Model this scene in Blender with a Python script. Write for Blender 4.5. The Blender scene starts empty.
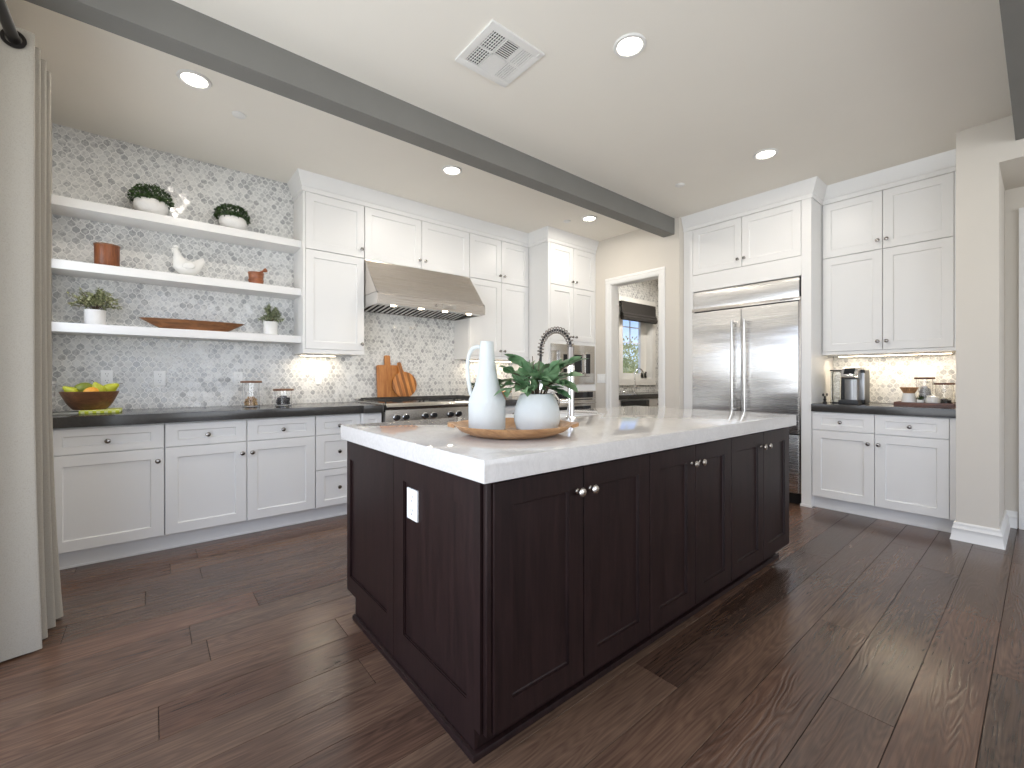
import bpy, bmesh, math, random
from mathutils import Vector, Matrix

random.seed(7)
SC = bpy.context.scene
COL = SC.collection
PI = math.pi
R = math.radians

# ------------------------------------------------------------------ camera, world, exposure
cam_d = bpy.data.cameras.new('camera')
cam_d.sensor_width = 36.0
cam_d.lens = 438.0 / 1024.0 * 36.0
cam_d.shift_y = -5.5 / 1024.0
cam_d.clip_start = 0.02
cam = bpy.data.objects.new('camera', cam_d)
COL.objects.link(cam)
cam.location = (0, 0, 1.14)
cam.rotation_euler = (R(90), 0, R(50.5 - 90))
SC.camera = cam

SC.view_settings.view_transform = 'Standard'
SC.view_settings.look = 'None'
SC.view_settings.gamma = 1
SC.view_settings.use_curve_mapping = False
SC.view_settings.exposure = 0.07

H = 2.887      # ceiling
W = 4.31       # inner face of the shelf wall
XW = 4.41      # face of the fridge wall
XL = -0.52     # left wall
XB = 5.13      # back of the alcoves
YR = -4.5      # rear wall

world = bpy.data.worlds.new('sky')
SC.world = world
world.use_nodes = True
wn = world.node_tree
wn.nodes.clear()
_o = wn.nodes.new('ShaderNodeOutputWorld')
_b = wn.nodes.new('ShaderNodeBackground')
_t = wn.nodes.new('ShaderNodeTexCoord')
_s = wn.nodes.new('ShaderNodeSeparateXYZ')
_r = wn.nodes.new('ShaderNodeValToRGB')
_r.color_ramp.elements[0].position = 0.0
_r.color_ramp.elements[0].color = (0.80, 0.90, 1.0, 1)
_r.color_ramp.elements[1].position = 0.18
_r.color_ramp.elements[1].color = (0.20, 0.40, 0.86, 1)
wn.links.new(_t.outputs['Generated'], _s.inputs[0])
wn.links.new(_s.outputs['Z'], _r.inputs[0])
wn.links.new(_r.outputs[0], _b.inputs[0])
_b.inputs[1].default_value = 1.45
wn.links.new(_b.outputs[0], _o.inputs[0])


def area(name, loc, rot, sx, sy, power, color=(1, 1, 1), shape='RECTANGLE', spread=180):
    l = bpy.data.lights.new(name, 'AREA')
    l.shape = shape
    l.size = sx
    l.size_y = sy
    l.energy = power
    l.color = color
    l.spread = R(spread)
    o = bpy.data.objects.new(name, l)
    COL.objects.link(o)
    o.location = loc
    o.rotation_euler = rot
    return o


DAY = (0.97, 0.985, 1.0)
WARM = (1.0, 0.85, 0.64)
# daylight through the big openings of the room (left wall and rear wall)
area('daylight_left', (XL - 0.35, 1.05, 1.3), (0, R(-90), 0), 2.3, 2.7, 50, DAY)
area('daylight_rear', (2.0, YR - 0.35, 1.4), (R(90), 0, 0), 4.6, 2.3, 92, DAY)
area('daylight_side_window', (XL - 0.30, 3.54, 1.62), (0, R(-90), 0), 1.0, 0.9, 8.5, DAY)
area('daylight_left_far', (XL - 0.35, -2.6, 1.3), (0, R(-90), 0), 2.3, 2.4, 36, DAY)
sun_d = bpy.data.lights.new('sun', 'SUN')
sun_d.energy = 3.0
sun_d.angle = R(1)
sun_d.color = (1, 0.95, 0.86)
sun = bpy.data.objects.new('sun', sun_d)
COL.objects.link(sun)
sun.rotation_euler = (R(-12), R(50), R(0))


# ------------------------------------------------------------------ materials
def mat(name):
    m = bpy.data.materials.new(name)
    m.use_nodes = True
    nt = m.node_tree
    return m, nt, nt.nodes['Principled BSDF']


def N(nt, kind, **kw):
    n = nt.nodes.new(kind)
    for k, v in kw.items():
        setattr(n, k, v)
    return n


def plain(name, col, rough=0.5, metal=0.0, coat=0.0, var=0.0, scale=6.0, bump=0.0, bscale=60.0, spec=None):
    """colour with a faint procedural variation and an optional fine bump"""
    m, nt, p = mat(name)
    p.inputs['Roughness'].default_value = rough
    p.inputs['Metallic'].default_value = metal
    p.inputs['Coat Weight'].default_value = coat
    if spec is not None:
        p.inputs['Specular IOR Level'].default_value = spec
    tc = N(nt, 'ShaderNodeTexCoord')
    if var > 0:
        nz = N(nt, 'ShaderNodeTexNoise')
        nz.inputs['Scale'].default_value = scale
        nz.inputs['Detail'].default_value = 4
        nt.links.new(tc.outputs['Object'], nz.inputs['Vector'])
        rp = N(nt, 'ShaderNodeValToRGB')
        rp.color_ramp.elements[0].position = 0.3
        rp.color_ramp.elements[1].position = 0.7
        rp.color_ramp.elements[0].color = tuple(c * (1 - var) for c in col) + (1,)
        rp.color_ramp.elements[1].color = tuple(min(1, c * (1 + var)) for c in col) + (1,)
        nt.links.new(nz.outputs['Fac'], rp.inputs[0])
        nt.links.new(rp.outputs[0], p.inputs['Base Color'])
    else:
        p.inputs['Base Color'].default_value = tuple(col) + (1,)
    if bump > 0:
        nb = N(nt, 'ShaderNodeTexNoise')
        nb.inputs['Scale'].default_value = bscale
        nb.inputs['Detail'].default_value = 3
        nt.links.new(tc.outputs['Object'], nb.inputs['Vector'])
        bp = N(nt, 'ShaderNodeBump')
        bp.inputs['Strength'].default_value = bump
        bp.inputs['Distance'].default_value = 0.01
        nt.links.new(nb.outputs['Fac'], bp.inputs['Height'])
        nt.links.new(bp.outputs[0], p.inputs['Normal'])
    return m


def glow(name, col, strength):
    m, nt, p = mat(name)
    p.inputs['Base Color'].default_value = tuple(col) + (1,)
    p.inputs['Emission Color'].default_value = tuple(col) + (1,)
    p.inputs['Emission Strength'].default_value = strength
    return m


def wood(name, dark, light, axis='Z', scale=1.0, rough=0.4, stretch=12.0, coat=0.0, stripes=0.0):
    """straight-grained wood with the grain along AXIS"""
    m, nt, p = mat(name)
    tc = N(nt, 'ShaderNodeTexCoord')
    mp = N(nt, 'ShaderNodeMapping')
    s = [stretch * scale] * 3
    s['XYZ'.index(axis)] = 1.2 * scale
    mp.inputs['Scale'].default_value = s
    nt.links.new(tc.outputs['Object'], mp.inputs['Vector'])
    nz = N(nt, 'ShaderNodeTexNoise')
    nz.inputs['Scale'].default_value = 3.0
    nz.inputs['Detail'].default_value = 8
    nz.inputs['Roughness'].default_value = 0.65
    nz.inputs['Distortion'].default_value = 0.6
    nt.links.new(mp.outputs[0], nz.inputs['Vector'])
    rp = N(nt, 'ShaderNodeValToRGB')
    rp.color_ramp.elements[0].position = 0.32
    rp.color_ramp.elements[1].position = 0.68
    rp.color_ramp.elements[0].color = tuple(dark) + (1,)
    rp.color_ramp.elements[1].color = tuple(light) + (1,)
    nt.links.new(nz.outputs['Fac'], rp.inputs[0])
    out = rp.outputs[0]
    if stripes > 0:
        wv = N(nt, 'ShaderNodeTexWave', wave_type='BANDS', bands_direction='X')
        wv.inputs['Scale'].default_value = stripes
        wv.inputs['Distortion'].default_value = 0.6
        nt.links.new(tc.outputs['Object'], wv.inputs['Vector'])
        r2 = N(nt, 'ShaderNodeValToRGB')
        r2.color_ramp.interpolation = 'CONSTANT'
        r2.color_ramp.elements[0].color = (0.55, 0.48, 0.42, 1)
        r2.color_ramp.elements[1].position = 0.45
        r2.color_ramp.elements[1].color = (1.15, 1.1, 1.05, 1)
        nt.links.new(wv.outputs['Fac'], r2.inputs[0])
        mx = N(nt, 'ShaderNodeMix', data_type='RGBA', blend_type='MULTIPLY')
        mx.inputs[0].default_value = 1.0
        nt.links.new(out, mx.inputs[6])
        nt.links.new(r2.outputs[0], mx.inputs[7])
        out = mx.outputs[2]
    nt.links.new(out, p.inputs['Base Color'])
    p.inputs['Roughness'].default_value = rough
    p.inputs['Coat Weight'].default_value = coat
    return m


def floor_wood(name):
    m, nt, p = mat(name)
    L = nt.links.new
    tc = N(nt, 'ShaderNodeTexCoord')
    at = N(nt, 'ShaderNodeAttribute', attribute_name='tone')
    sep = N(nt, 'ShaderNodeSeparateColor')
    L(at.outputs['Color'], sep.inputs[0])
    # per-plank offset
    off = N(nt, 'ShaderNodeCombineXYZ')
    ml = N(nt, 'ShaderNodeMath', operation='MULTIPLY')
    ml.inputs[1].default_value = 37.0
    L(sep.outputs[1], ml.inputs[0])
    L(ml.outputs[0], off.inputs[0]); L(ml.outputs[0], off.inputs[2])
    add = N(nt, 'ShaderNodeVectorMath', operation='ADD')
    L(tc.outputs['Object'], add.inputs[0]); L(off.outputs[0], add.inputs[1])
    mp = N(nt, 'ShaderNodeMapping')
    mp.inputs['Scale'].default_value = (0.9, 7.0, 1.0)
    L(add.outputs[0], mp.inputs['Vector'])
    # cathedral grain: bands of a stretched noise
    n1 = N(nt, 'ShaderNodeTexNoise')
    n1.inputs['Scale'].default_value = 1.3; n1.inputs['Detail'].default_value = 2
    L(mp.outputs[0], n1.inputs['Vector'])
    m1 = N(nt, 'ShaderNodeMath', operation='MULTIPLY'); m1.inputs[1].default_value = 120.0
    L(n1.outputs['Fac'], m1.inputs[0])
    sn = N(nt, 'ShaderNodeMath', operation='SINE'); L(m1.outputs[0], sn.inputs[0])
    # fine fibres
    mp2 = N(nt, 'ShaderNodeMapping'); mp2.inputs['Scale'].default_value = (2.5, 90.0, 1.0)
    L(add.outputs[0], mp2.inputs['Vector'])
    n2 = N(nt, 'ShaderNodeTexNoise'); n2.inputs['Scale'].default_value = 1.5; n2.inputs['Detail'].default_value = 5
    L(mp2.outputs[0], n2.inputs['Vector'])
    # broad blotches
    n3 = N(nt, 'ShaderNodeTexNoise'); n3.inputs['Scale'].default_value = 2.2; n3.inputs['Detail'].default_value = 3
    mp3 = N(nt, 'ShaderNodeMapping'); mp3.inputs['Scale'].default_value = (0.7, 2.6, 1.0)
    L(add.outputs[0], mp3.inputs['Vector']); L(mp3.outputs[0], n3.inputs['Vector'])

    def mad(a, k, c):
        q = N(nt, 'ShaderNodeMath', operation='MULTIPLY_ADD')
        L(a, q.inputs[0]); q.inputs[1].default_value = k
        if isinstance(c, float):
            q.inputs[2].default_value = c
        else:
            L(c, q.inputs[2])
        return q.outputs[0]
    v = mad(sn.outputs[0], 0.045, 0.0)
    v = mad(n2.outputs['Fac'], 0.50, v)
    v = mad(n3.outputs['Fac'], 0.42, v)
    v = mad(sep.outputs[0], 0.24, v)
    rp = N(nt, 'ShaderNodeValToRGB')
    e = rp.color_ramp.elements
    e[0].position = 0.30; e[0].color = (0.032, 0.0185, 0.0135, 1)
    e[1].position = 0.90; e[1].color = (0.200, 0.122, 0.079, 1)
    k = rp.color_ramp.elements.new(0.58); k.color = (0.100, 0.0585, 0.039, 1)
    L(v, rp.inputs[0])
    # slight reddish or greyish cast from plank to plank
    hs = N(nt, 'ShaderNodeMix', data_type='RGBA', blend_type='MULTIPLY'); hs.inputs[0].default_value = 1.0
    r2 = N(nt, 'ShaderNodeValToRGB')
    r2.color_ramp.elements[0].color = (1.07, 0.96, 0.93, 1)
    r2.color_ramp.elements[1].color = (0.97, 1.02, 1.03, 1)
    L(sep.outputs[2], r2.inputs[0])
    L(rp.outputs[0], hs.inputs[6]); L(r2.outputs[0], hs.inputs[7])
    L(hs.outputs[2], p.inputs['Base Color'])
    rr = N(nt, 'ShaderNodeMath', operation='MULTIPLY_ADD')
    L(n2.outputs['Fac'], rr.inputs[0]); rr.inputs[1].default_value = 0.16; rr.inputs[2].default_value = 0.12
    L(rr.outputs[0], p.inputs['Roughness'])
    hgt = mad(n2.outputs['Fac'], 0.5, 0.0)
    hgt = mad(sn.outputs[0], 0.22, hgt)
    bp = N(nt, 'ShaderNodeBump'); bp.inputs['Strength'].default_value = 0.16; bp.inputs['Distance'].default_value = 0.004
    L(hgt, bp.inputs['Height']); L(bp.outputs[0], p.inputs['Normal'])
    return m


def mosaic(name, w=0.046, h=0.078, bright=1.0):
    """lantern-shaped marble mosaic on axis-aligned walls"""
    m, nt, p = mat(name)
    L = nt.links.new
    tc = N(nt, 'ShaderNodeTexCoord')
    sp = N(nt, 'ShaderNodeSeparateXYZ'); L(tc.outputs['Object'], sp.inputs[0])

    def M(op, a, b=None, c=None):
        q = N(nt, 'ShaderNodeMath', operation=op)
        for i, x in enumerate((a, b, c)):
            if x is None:
                continue
            if isinstance(x, (int, float)):
                q.inputs[i].default_value = x
            else:
                L(x, q.inputs[i])
        return q.outputs[0]
    u = M('DIVIDE', M('ADD', sp.outputs[0], sp.outputs[1]), w)
    v = M('DIVIDE', sp.outputs[2], h)
    a = M('ADD', u, v)
    b = M('SUBTRACT', u, v)
    a2 = M('MULTIPLY_ADD', M('SINE', M('MULTIPLY', b, 2 * PI)), 0.085, a)
    b2 = M('MULTIPLY_ADD', M('SINE', M('MULTIPLY', a, 2 * PI)), 0.085, b)

    def edge(x):
        return M('SUBTRACT', 0.5, M('ABSOLUTE', M('SUBTRACT', M('FRACT', x), 0.5)))
    d = M('MINIMUM', edge(a2), edge(b2))
    gm = N(nt, 'ShaderNodeMapRange', interpolation_type='SMOOTHSTEP')
    gm.inputs[1].default_value = 0.035; gm.inputs[2].default_value = 0.075
    L(d, gm.inputs[0])
    cv = N(nt, 'ShaderNodeCombineXYZ')
    L(M('FLOOR', a2), cv.inputs[0]); L(M('FLOOR', b2), cv.inputs[1])
    wnz = N(nt, 'ShaderNodeTexWhiteNoise'); L(cv.outputs[0], wnz.inputs['Vector'])
    # marble veins over the tile tone
    nz = N(nt, 'ShaderNodeTexNoise'); nz.inputs['Scale'].default_value = 38; nz.inputs['Detail'].default_value = 5
    nz.inputs['Distortion'].default_value = 1.2
    L(tc.outputs['Object'], nz.inputs['Vector'])
    big = N(nt, 'ShaderNodeTexNoise'); big.inputs['Scale'].default_value = 3.0
    L(tc.outputs['Object'], big.inputs['Vector'])
    tone = M('ADD', M('MULTIPLY', M('POWER', wnz.outputs['Value'], 2.0), 0.30), M('MULTIPLY', nz.outputs['Fac'], 1.15))
    tone = M('ADD', tone, M('MULTIPLY', big.outputs['Fac'], 0.2))
    rp = N(nt, 'ShaderNodeValToRGB')
    rp.color_ramp.elements[0].position = 0.64
    rp.color_ramp.elements[0].color = (0.755 * bright, 0.755 * bright, 0.735 * bright, 1)
    rp.color_ramp.elements[1].position = 1.25
    rp.color_ramp.elements[1].color = (0.40 * bright, 0.405 * bright, 0.41 * bright, 1)
    L(tone, rp.inputs[0])
    mx = N(nt, 'ShaderNodeMix', data_type='RGBA')
    mx.inputs[6].default_value = (0.82 * bright, 0.815 * bright, 0.79 * bright, 1)
    L(gm.outputs[0], mx.inputs[0]); L(rp.outputs[0], mx.inputs[7])
    L(mx.outputs[2], p.inputs['Base Color'])
    rg = N(nt, 'ShaderNodeMapRange'); rg.inputs[3].default_value = 0.8; rg.inputs[4].default_value = 0.16
    L(gm.outputs[0], rg.inputs[0]); L(rg.outputs[0], p.inputs['Roughness'])
    # every tile is set at a slightly different tilt
    ge = N(nt, 'ShaderNodeNewGeometry')
    sub = N(nt, 'ShaderNodeVectorMath', operation='SUBTRACT'); sub.inputs[1].default_value = (0.5, 0.5, 0.5)
    L(wnz.outputs['Color'], sub.inputs[0])
    sc = N(nt, 'ShaderNodeVectorMath', operation='SCALE'); sc.inputs['Scale'].default_value = 0.10
    L(sub.outputs[0], sc.inputs[0])
    ad = N(nt, 'ShaderNodeVectorMath', operation='ADD')
    L(ge.outputs['Normal'], ad.inputs[0]); L(sc.outputs[0], ad.inputs[1])
    nm = N(nt, 'ShaderNodeVectorMath', operation='NORMALIZE'); L(ad.outputs[0], nm.inputs[0])
    L(nm.outputs[0], p.inputs['Normal'])
    return m


def quartz(name, base, vein, rough=0.08, scale=5.0, amount=0.5):
    m, nt, p = mat(name)
    L = nt.links.new
    tc = N(nt, 'ShaderNodeTexCoord')
    n1 = N(nt, 'ShaderNodeTexNoise'); n1.inputs['Scale'].default_value = scale
    n1.inputs['Detail'].default_value = 9; n1.inputs['Roughness'].default_value = 0.7; n1.inputs['Distortion'].default_value = 2.2
    L(tc.outputs['Object'], n1.inputs['Vector'])
    rp = N(nt, 'ShaderNodeValToRGB')
    e = rp.color_ramp.elements
    e[0].position = 0.44; e[0].color = tuple(base) + (1,)
    e[1].position = 0.56; e[1].color = tuple(base) + (1,)
    k = e.new(0.5); k.color = tuple(b * (1 - amount) + v * amount for b, v in zip(base, vein)) + (1,)
    L(n1.outputs['Fac'], rp.inputs[0])
    n2 = N(nt, 'ShaderNodeTexNoise'); n2.inputs['Scale'].default_value = 90; n2.inputs['Detail'].default_value = 2
    L(tc.outputs['Object'], n2.inputs['Vector'])
    r2 = N(nt, 'ShaderNodeValToRGB')
    r2.color_ramp.elements[0].position = 0.35; r2.color_ramp.elements[0].color = (0.975, 0.975, 0.97, 1)
    r2.color_ramp.elements[1].position = 0.65; r2.color_ramp.elements[1].color = (1.01, 1.01, 1.01, 1)
    L(n2.outputs['Fac'], r2.inputs[0])
    mx = N(nt, 'ShaderNodeMix', data_type='RGBA', blend_type='MULTIPLY'); mx.inputs[0].default_value = 1
    L(rp.outputs[0], mx.inputs[6]); L(r2.outputs[0], mx.inputs[7])
    L(mx.outputs[2], p.inputs['Base Color'])
    p.inputs['Roughness'].default_value = rough
    return m


def steel(name, col=(0.60, 0.58, 0.55), rough=0.22, brush='Y', wave=0.0, aniso=0.0):
    """brushed stainless: grain along BRUSH, optional slow waviness of the sheet"""
    m, nt, p = mat(name)
    L = nt.links.new
    p.inputs['Metallic'].default_value = 1.0
    tc = N(nt, 'ShaderNodeTexCoord')
    mp = N(nt, 'ShaderNodeMapping')
    s = [260.0, 260.0, 260.0]
    s['XYZ'.index(brush)] = 2.0
    mp.inputs['Scale'].default_value = s
    L(tc.outputs['Object'], mp.inputs['Vector'])
    nz = N(nt, 'ShaderNodeTexNoise'); nz.inputs['Scale'].default_value = 1.0; nz.inputs['Detail'].default_value = 3
    L(mp.outputs[0], nz.inputs['Vector'])
    rp = N(nt, 'ShaderNodeValToRGB')
    rp.color_ramp.elements[0].color = tuple(c * 0.97 for c in col) + (1,)
    rp.color_ramp.elements[1].color = tuple(min(1, c * 1.03) for c in col) + (1,)
    L(nz.outputs['Fac'], rp.inputs[0]); L(rp.outputs[0], p.inputs['Base Color'])
    rg = N(nt, 'ShaderNodeMath', operation='MULTIPLY_ADD')
    L(nz.outputs['Fac'], rg.inputs[0]); rg.inputs[1].default_value = 0.05; rg.inputs[2].default_value = rough - 0.025
    L(rg.outputs[0], p.inputs['Roughness'])
    if aniso > 0:
        p.inputs['Anisotropic'].default_value = aniso
        tg = N(nt, 'ShaderNodeTangent', direction_type='RADIAL', axis='Z')
        L(tg.outputs[0], p.inputs['Tangent'])
    bp = N(nt, 'ShaderNodeBump'); bp.inputs['Strength'].default_value = 0.03; bp.inputs['Distance'].default_value = 0.00025
    L(nz.outputs['Fac'], bp.inputs['Height'])
    if wave > 0:
        mw = N(nt, 'ShaderNodeMapping'); mw.inputs['Scale'].default_value = (0.9, 0.9, 4.2)
        L(tc.outputs['Object'], mw.inputs['Vector'])
        nw = N(nt, 'ShaderNodeTexNoise'); nw.inputs['Scale'].default_value = 1.6; nw.inputs['Detail'].default_value = 1
        L(mw.outputs[0], nw.inputs['Vector'])
        b2 = N(nt, 'ShaderNodeBump'); b2.inputs['Strength'].default_value = 1.0; b2.inputs['Distance'].default_value = wave
        L(nw.outputs['Fac'], b2.inputs['Height']); L(b2.outputs[0], bp.inputs['Normal'])
    L(bp.outputs[0], p.inputs['Normal'])
    return m


def linen(name, col):
    m, nt, p = mat(name)
    L = nt.links.new
    tc = N(nt, 'ShaderNodeTexCoord')
    mp = N(nt, 'ShaderNodeMapping'); mp.inputs['Scale'].default_value = (700, 700, 160)
    L(tc.outputs['Object'], mp.inputs['Vector'])
    a = N(nt, 'ShaderNodeTexNoise'); a.inputs['Scale'].default_value = 1.0; a.inputs['Detail'].default_value = 2
    L(mp.outputs[0], a.inputs['Vector'])
    mp2 = N(nt, 'ShaderNodeMapping'); mp2.inputs['Scale'].default_value = (180, 180, 700)
    L(tc.outputs['Object'], mp2.inputs['Vector'])
    b = N(nt, 'ShaderNodeTexNoise'); b.inputs['Scale'].default_value = 1.0; b.inputs['Detail'].default_value = 2
    L(mp2.outputs[0], b.inputs['Vector'])
    ad = N(nt, 'ShaderNodeMath', operation='ADD'); L(a.outputs['Fac'], ad.inputs[0]); L(b.outputs['Fac'], ad.inputs[1])
    rp = N(nt, 'ShaderNodeValToRGB')
    rp.color_ramp.elements[0].position = 0.7; rp.color_ramp.elements[0].color = tuple(c * 0.90 for c in col) + (1,)
    rp.color_ramp.elements[1].position = 1.25; rp.color_ramp.elements[1].color = tuple(c * 1.08 for c in col) + (1,)
    L(ad.outputs[0], rp.inputs[0]); L(rp.outputs[0], p.inputs['Base Color'])
    p.inputs['Roughness'].default_value = 0.9
    p.inputs['Sheen Weight'].default_value = 0.2
    bp = N(nt, 'ShaderNodeBump'); bp.inputs['Strength'].default_value = 0.25; bp.inputs['Distance'].default_value = 0.001
    L(ad.outputs[0], bp.inputs['Height']); L(bp.outputs[0], p.inputs['Normal'])
    return m


def glass(name, tint=(1, 1, 1), rough=0.0):
    m, nt, p = mat(name)
    p.inputs['Base Color'].default_value = tuple(tint) + (1,)
    p.inputs['Transmission Weight'].default_value = 1.0
    p.inputs['Roughness'].default_value = rough
    p.inputs['IOR'].default_value = 1.45
    return m


def leaf_mat(name, dark, light, scale=40):
    m, nt, p = mat(name)
    L = nt.links.new
    tc = N(nt, 'ShaderNodeTexCoord')
    nz = N(nt, 'ShaderNodeTexNoise'); nz.inputs['Scale'].default_value = scale; nz.inputs['Detail'].default_value = 2
    L(tc.outputs['Object'], nz.inputs['Vector'])
    rp = N(nt, 'ShaderNodeValToRGB')
    rp.color_ramp.elements[0].position = 0.35; rp.color_ramp.elements[0].color = tuple(dark) + (1,)
    rp.color_ramp.elements[1].position = 0.65; rp.color_ramp.elements[1].color = tuple(light) + (1,)
    L(nz.outputs['Fac'], rp.inputs[0]); L(rp.outputs[0], p.inputs['Base Color'])
    p.inputs['Roughness'].default_value = 0.45
    return m


def gingham(name):
    m, nt, p = mat(name)
    L = nt.links.new
    tc = N(nt, 'ShaderNodeTexCoord')
    ck = N(nt, 'ShaderNodeTexChecker'); ck.inputs['Scale'].default_value = 55
    ck.inputs[1].default_value = (0.55, 0.60, 0.04, 1); ck.inputs[2].default_value = (0.72, 0.75, 0.36, 1)
    L(tc.outputs['Object'], ck.inputs['Vector']); L(ck.outputs[0], p.inputs['Base Color'])
    p.inputs['Roughness'].default_value = 0.9
    return m


M_WALL = plain('greige wall paint', (0.67, 0.625, 0.555), 0.75, var=0.012, scale=2, bump=0.05, bscale=160)
M_CEIL = plain('ceiling paint', (0.86, 0.82, 0.742), 0.85, var=0.01, scale=2, bump=0.05, bscale=140)
M_TRIM = plain('white trim paint', (0.82, 0.81, 0.78), 0.4, var=0.01, scale=3)
M_CAB = plain('white cabinet lacquer', (0.82, 0.813, 0.797), 0.33, var=0.008, scale=3)
M_BEAM = plain('grey beam paint', (0.195, 0.190, 0.175), 0.6, var=0.04, scale=4, bump=0.04, bscale=120)
M_FLOOR = floor_wood('dark oak planks')
M_GAP = plain('plank gap', (0.02, 0.014, 0.011), 0.9, var=0.05)
M_TILE = mosaic('lantern marble mosaic')
M_DARKTOP = quartz('charcoal quartz', (0.048, 0.045, 0.042), (0.072, 0.068, 0.065), 0.16, 8, 0.4)
M_QUARTZ = quartz('white quartz', (0.655, 0.63, 0.60), (0.51, 0.485, 0.46), 0.035, 7, 0.28)
M_ESP = wood('espresso stain', (0.0095, 0.0047, 0.0045), (0.0235, 0.0112, 0.0105), 'Z', 1.0, 0.38, 14)
M_ESP.node_tree.nodes['Principled BSDF'].inputs['Specular IOR Level'].default_value = 0.22
M_STEEL = steel('brushed steel')
M_FRIDGE = steel('fridge steel', (0.74, 0.73, 0.715), 0.27, 'Y', 0.0035, 0.88)
M_HOOD = steel('hood steel', (0.62, 0.575, 0.53), 0.27, 'X', 0.0)
M_NICKEL = plain('satin nickel', (0.62, 0.58, 0.53), 0.24, 1.0, var=0.02)
M_KNOB = plain('dark nickel', (0.33, 0.31, 0.29), 0.2, 1.0, var=0.02)
M_CHROME = plain('chrome', (0.78, 0.78, 0.78), 0.08, 1.0, var=0.01)
M_GUN = plain('gunmetal spring', (0.30, 0.27, 0.245), 0.38, 1.0, var=0.03)
M_BLACK = plain('black plastic', (0.012, 0.012, 0.013), 0.35, var=0.1)
M_IRON = plain('cast iron', (0.02, 0.019, 0.018), 0.55, var=0.2, bump=0.2, bscale=90)
M_BLKGLASS = plain('black glass', (0.012, 0.014, 0.018), 0.06, var=0.02)
M_DARKROD = plain('dark bronze rod', (0.020, 0.017, 0.015), 0.35, 0.5, var=0.1)
M_LINEN = linen('beige linen', (0.375, 0.342, 0.288))
M_CERAM = plain('white glazed ceramic', (0.80, 0.795, 0.77), 0.22, var=0.01, coat=0.2)
M_MATTE = plain('matte white stoneware', (0.62, 0.65, 0.635), 0.7, var=0.025, scale=14, bump=0.15, bscale=70)
M_PLASTER = plain('rough white plaster pot', (0.76, 0.75, 0.73), 0.8, var=0.04, scale=20, bump=0.4, bscale=45)
M_CHERRY = wood('reddish wood', (0.13, 0.035, 0.010), (0.30, 0.095, 0.030), 'Z', 2, 0.4, 10)
M_MORTAR = wood('orange brown wood', (0.17, 0.048, 0.016), (0.38, 0.13, 0.05), 'X', 2.5, 0.35, 8)
M_DOUGH = wood('aged brown wood', (0.10, 0.036, 0.012), (0.33, 0.14, 0.05), 'X', 2.0, 0.55, 9)
M_BOWL = wood('dark acacia', (0.10, 0.042, 0.018), (0.25, 0.11, 0.05), 'X', 2.0, 0.35, 9)
M_TRAY = wood('mango wood', (0.33, 0.16, 0.065), (0.62, 0.36, 0.17), 'X', 1.3, 0.4, 7)
M_BOARD = wood('acacia board', (0.36, 0.12, 0.025), (0.62, 0.27, 0.075), 'Z', 1.3, 0.4, 9)
M_BOARD2 = wood('striped acacia board', (0.36, 0.13, 0.028), (0.66, 0.30, 0.085), 'Z', 1.3, 0.4, 9, stripes=5.0)
M_LID = wood('walnut lid', (0.10, 0.04, 0.015), (0.26, 0.115, 0.05), 'X', 3, 0.45, 8)
M_RTRAY = wood('mahogany tray', (0.055, 0.017, 0.009), (0.17, 0.06, 0.03), 'Y', 2, 0.35, 9)
M_GLASS = glass('clear glass')
M_WINGLASS = glass('window glass')
M_PLATE = plain('white plastic plate', (0.90, 0.90, 0.88), 0.35, var=0.01)
M_SLOT = plain('socket slot', (0.05, 0.05, 0.05), 0.5, var=0.05)
M_BOX = leaf_mat('boxwood leaf', (0.008, 0.022, 0.005), (0.050, 0.105, 0.022), 60)
M_SAGE = leaf_mat('variegated leaf', (0.14, 0.17, 0.055), (0.52, 0.51, 0.31), 70)
M_SAGE2 = leaf_mat('pale green leaf', (0.10, 0.14, 0.06), (0.40, 0.43, 0.27), 70)
M_EUC = leaf_mat('broad green leaf', (0.060, 0.14, 0.055), (0.20, 0.33, 0.17), 14)
M_STEM = plain('brown stem', (0.09, 0.06, 0.035), 0.7, var=0.2)
M_PEAR = plain('pear skin', (0.50, 0.52, 0.03), 0.4, var=0.15, scale=18)
M_MANGO = plain('mango skin', (0.22, 0.26, 0.02), 0.4, var=0.3, scale=14)
M_ORANGE = plain('orange skin', (0.82, 0.36, 0.03), 0.42, var=0.1, scale=20)
M_TOWEL = gingham('lime checked cloth')
M_TOWEL2 = plain('grey cloth', (0.40, 0.40, 0.37), 0.9, var=0.1, scale=30)
M_NUT = leaf_mat('mixed nuts', (0.34, 0.15, 0.05), (0.85, 0.60, 0.32), 60)
M_CANDY = leaf_mat('dark beans', (0.015, 0.015, 0.022), (0.09, 0.09, 0.11), 70)
M_SUGAR = plain('white sugar cubes', (0.78, 0.80, 0.83), 0.7, var=0.06, scale=40)
M_FILTER = plain('brown paper', (0.42, 0.23, 0.11), 0.8, var=0.2, scale=40)
M_SHADE = linen('dark shade cloth', (0.018, 0.0145, 0.012))
M_LENS = glow('lamp lens', (1.0, 0.93, 0.82), 14.0)
M_STRIP = glow('light strip', (1.0, 0.84, 0.60), 12.0)
M_HALO = glow('hood halogen', (1.0, 0.86, 0.62), 16.0)
M_VOID = plain('dark duct', (0.03, 0.028, 0.025), 0.9, var=0.1)
M_TREE = leaf_mat('tree leaves', (0.30, 0.32, 0.09), (0.80, 0.74, 0.36), 3)
M_TRUNK = plain('tree bark', (0.16, 0.11, 0.07), 0.9, var=0.2)
M_HILL = plain('dry hill', (0.62, 0.55, 0.36), 0.95, var=0.25, scale=0.6)
M_SHRUB = leaf_mat('dark shrub', (0.035, 0.045, 0.018), (0.12, 0.13, 0.05), 8)
M_WATER = glass('clear plastic tank', (0.75, 0.80, 0.84), 0.05)
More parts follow.
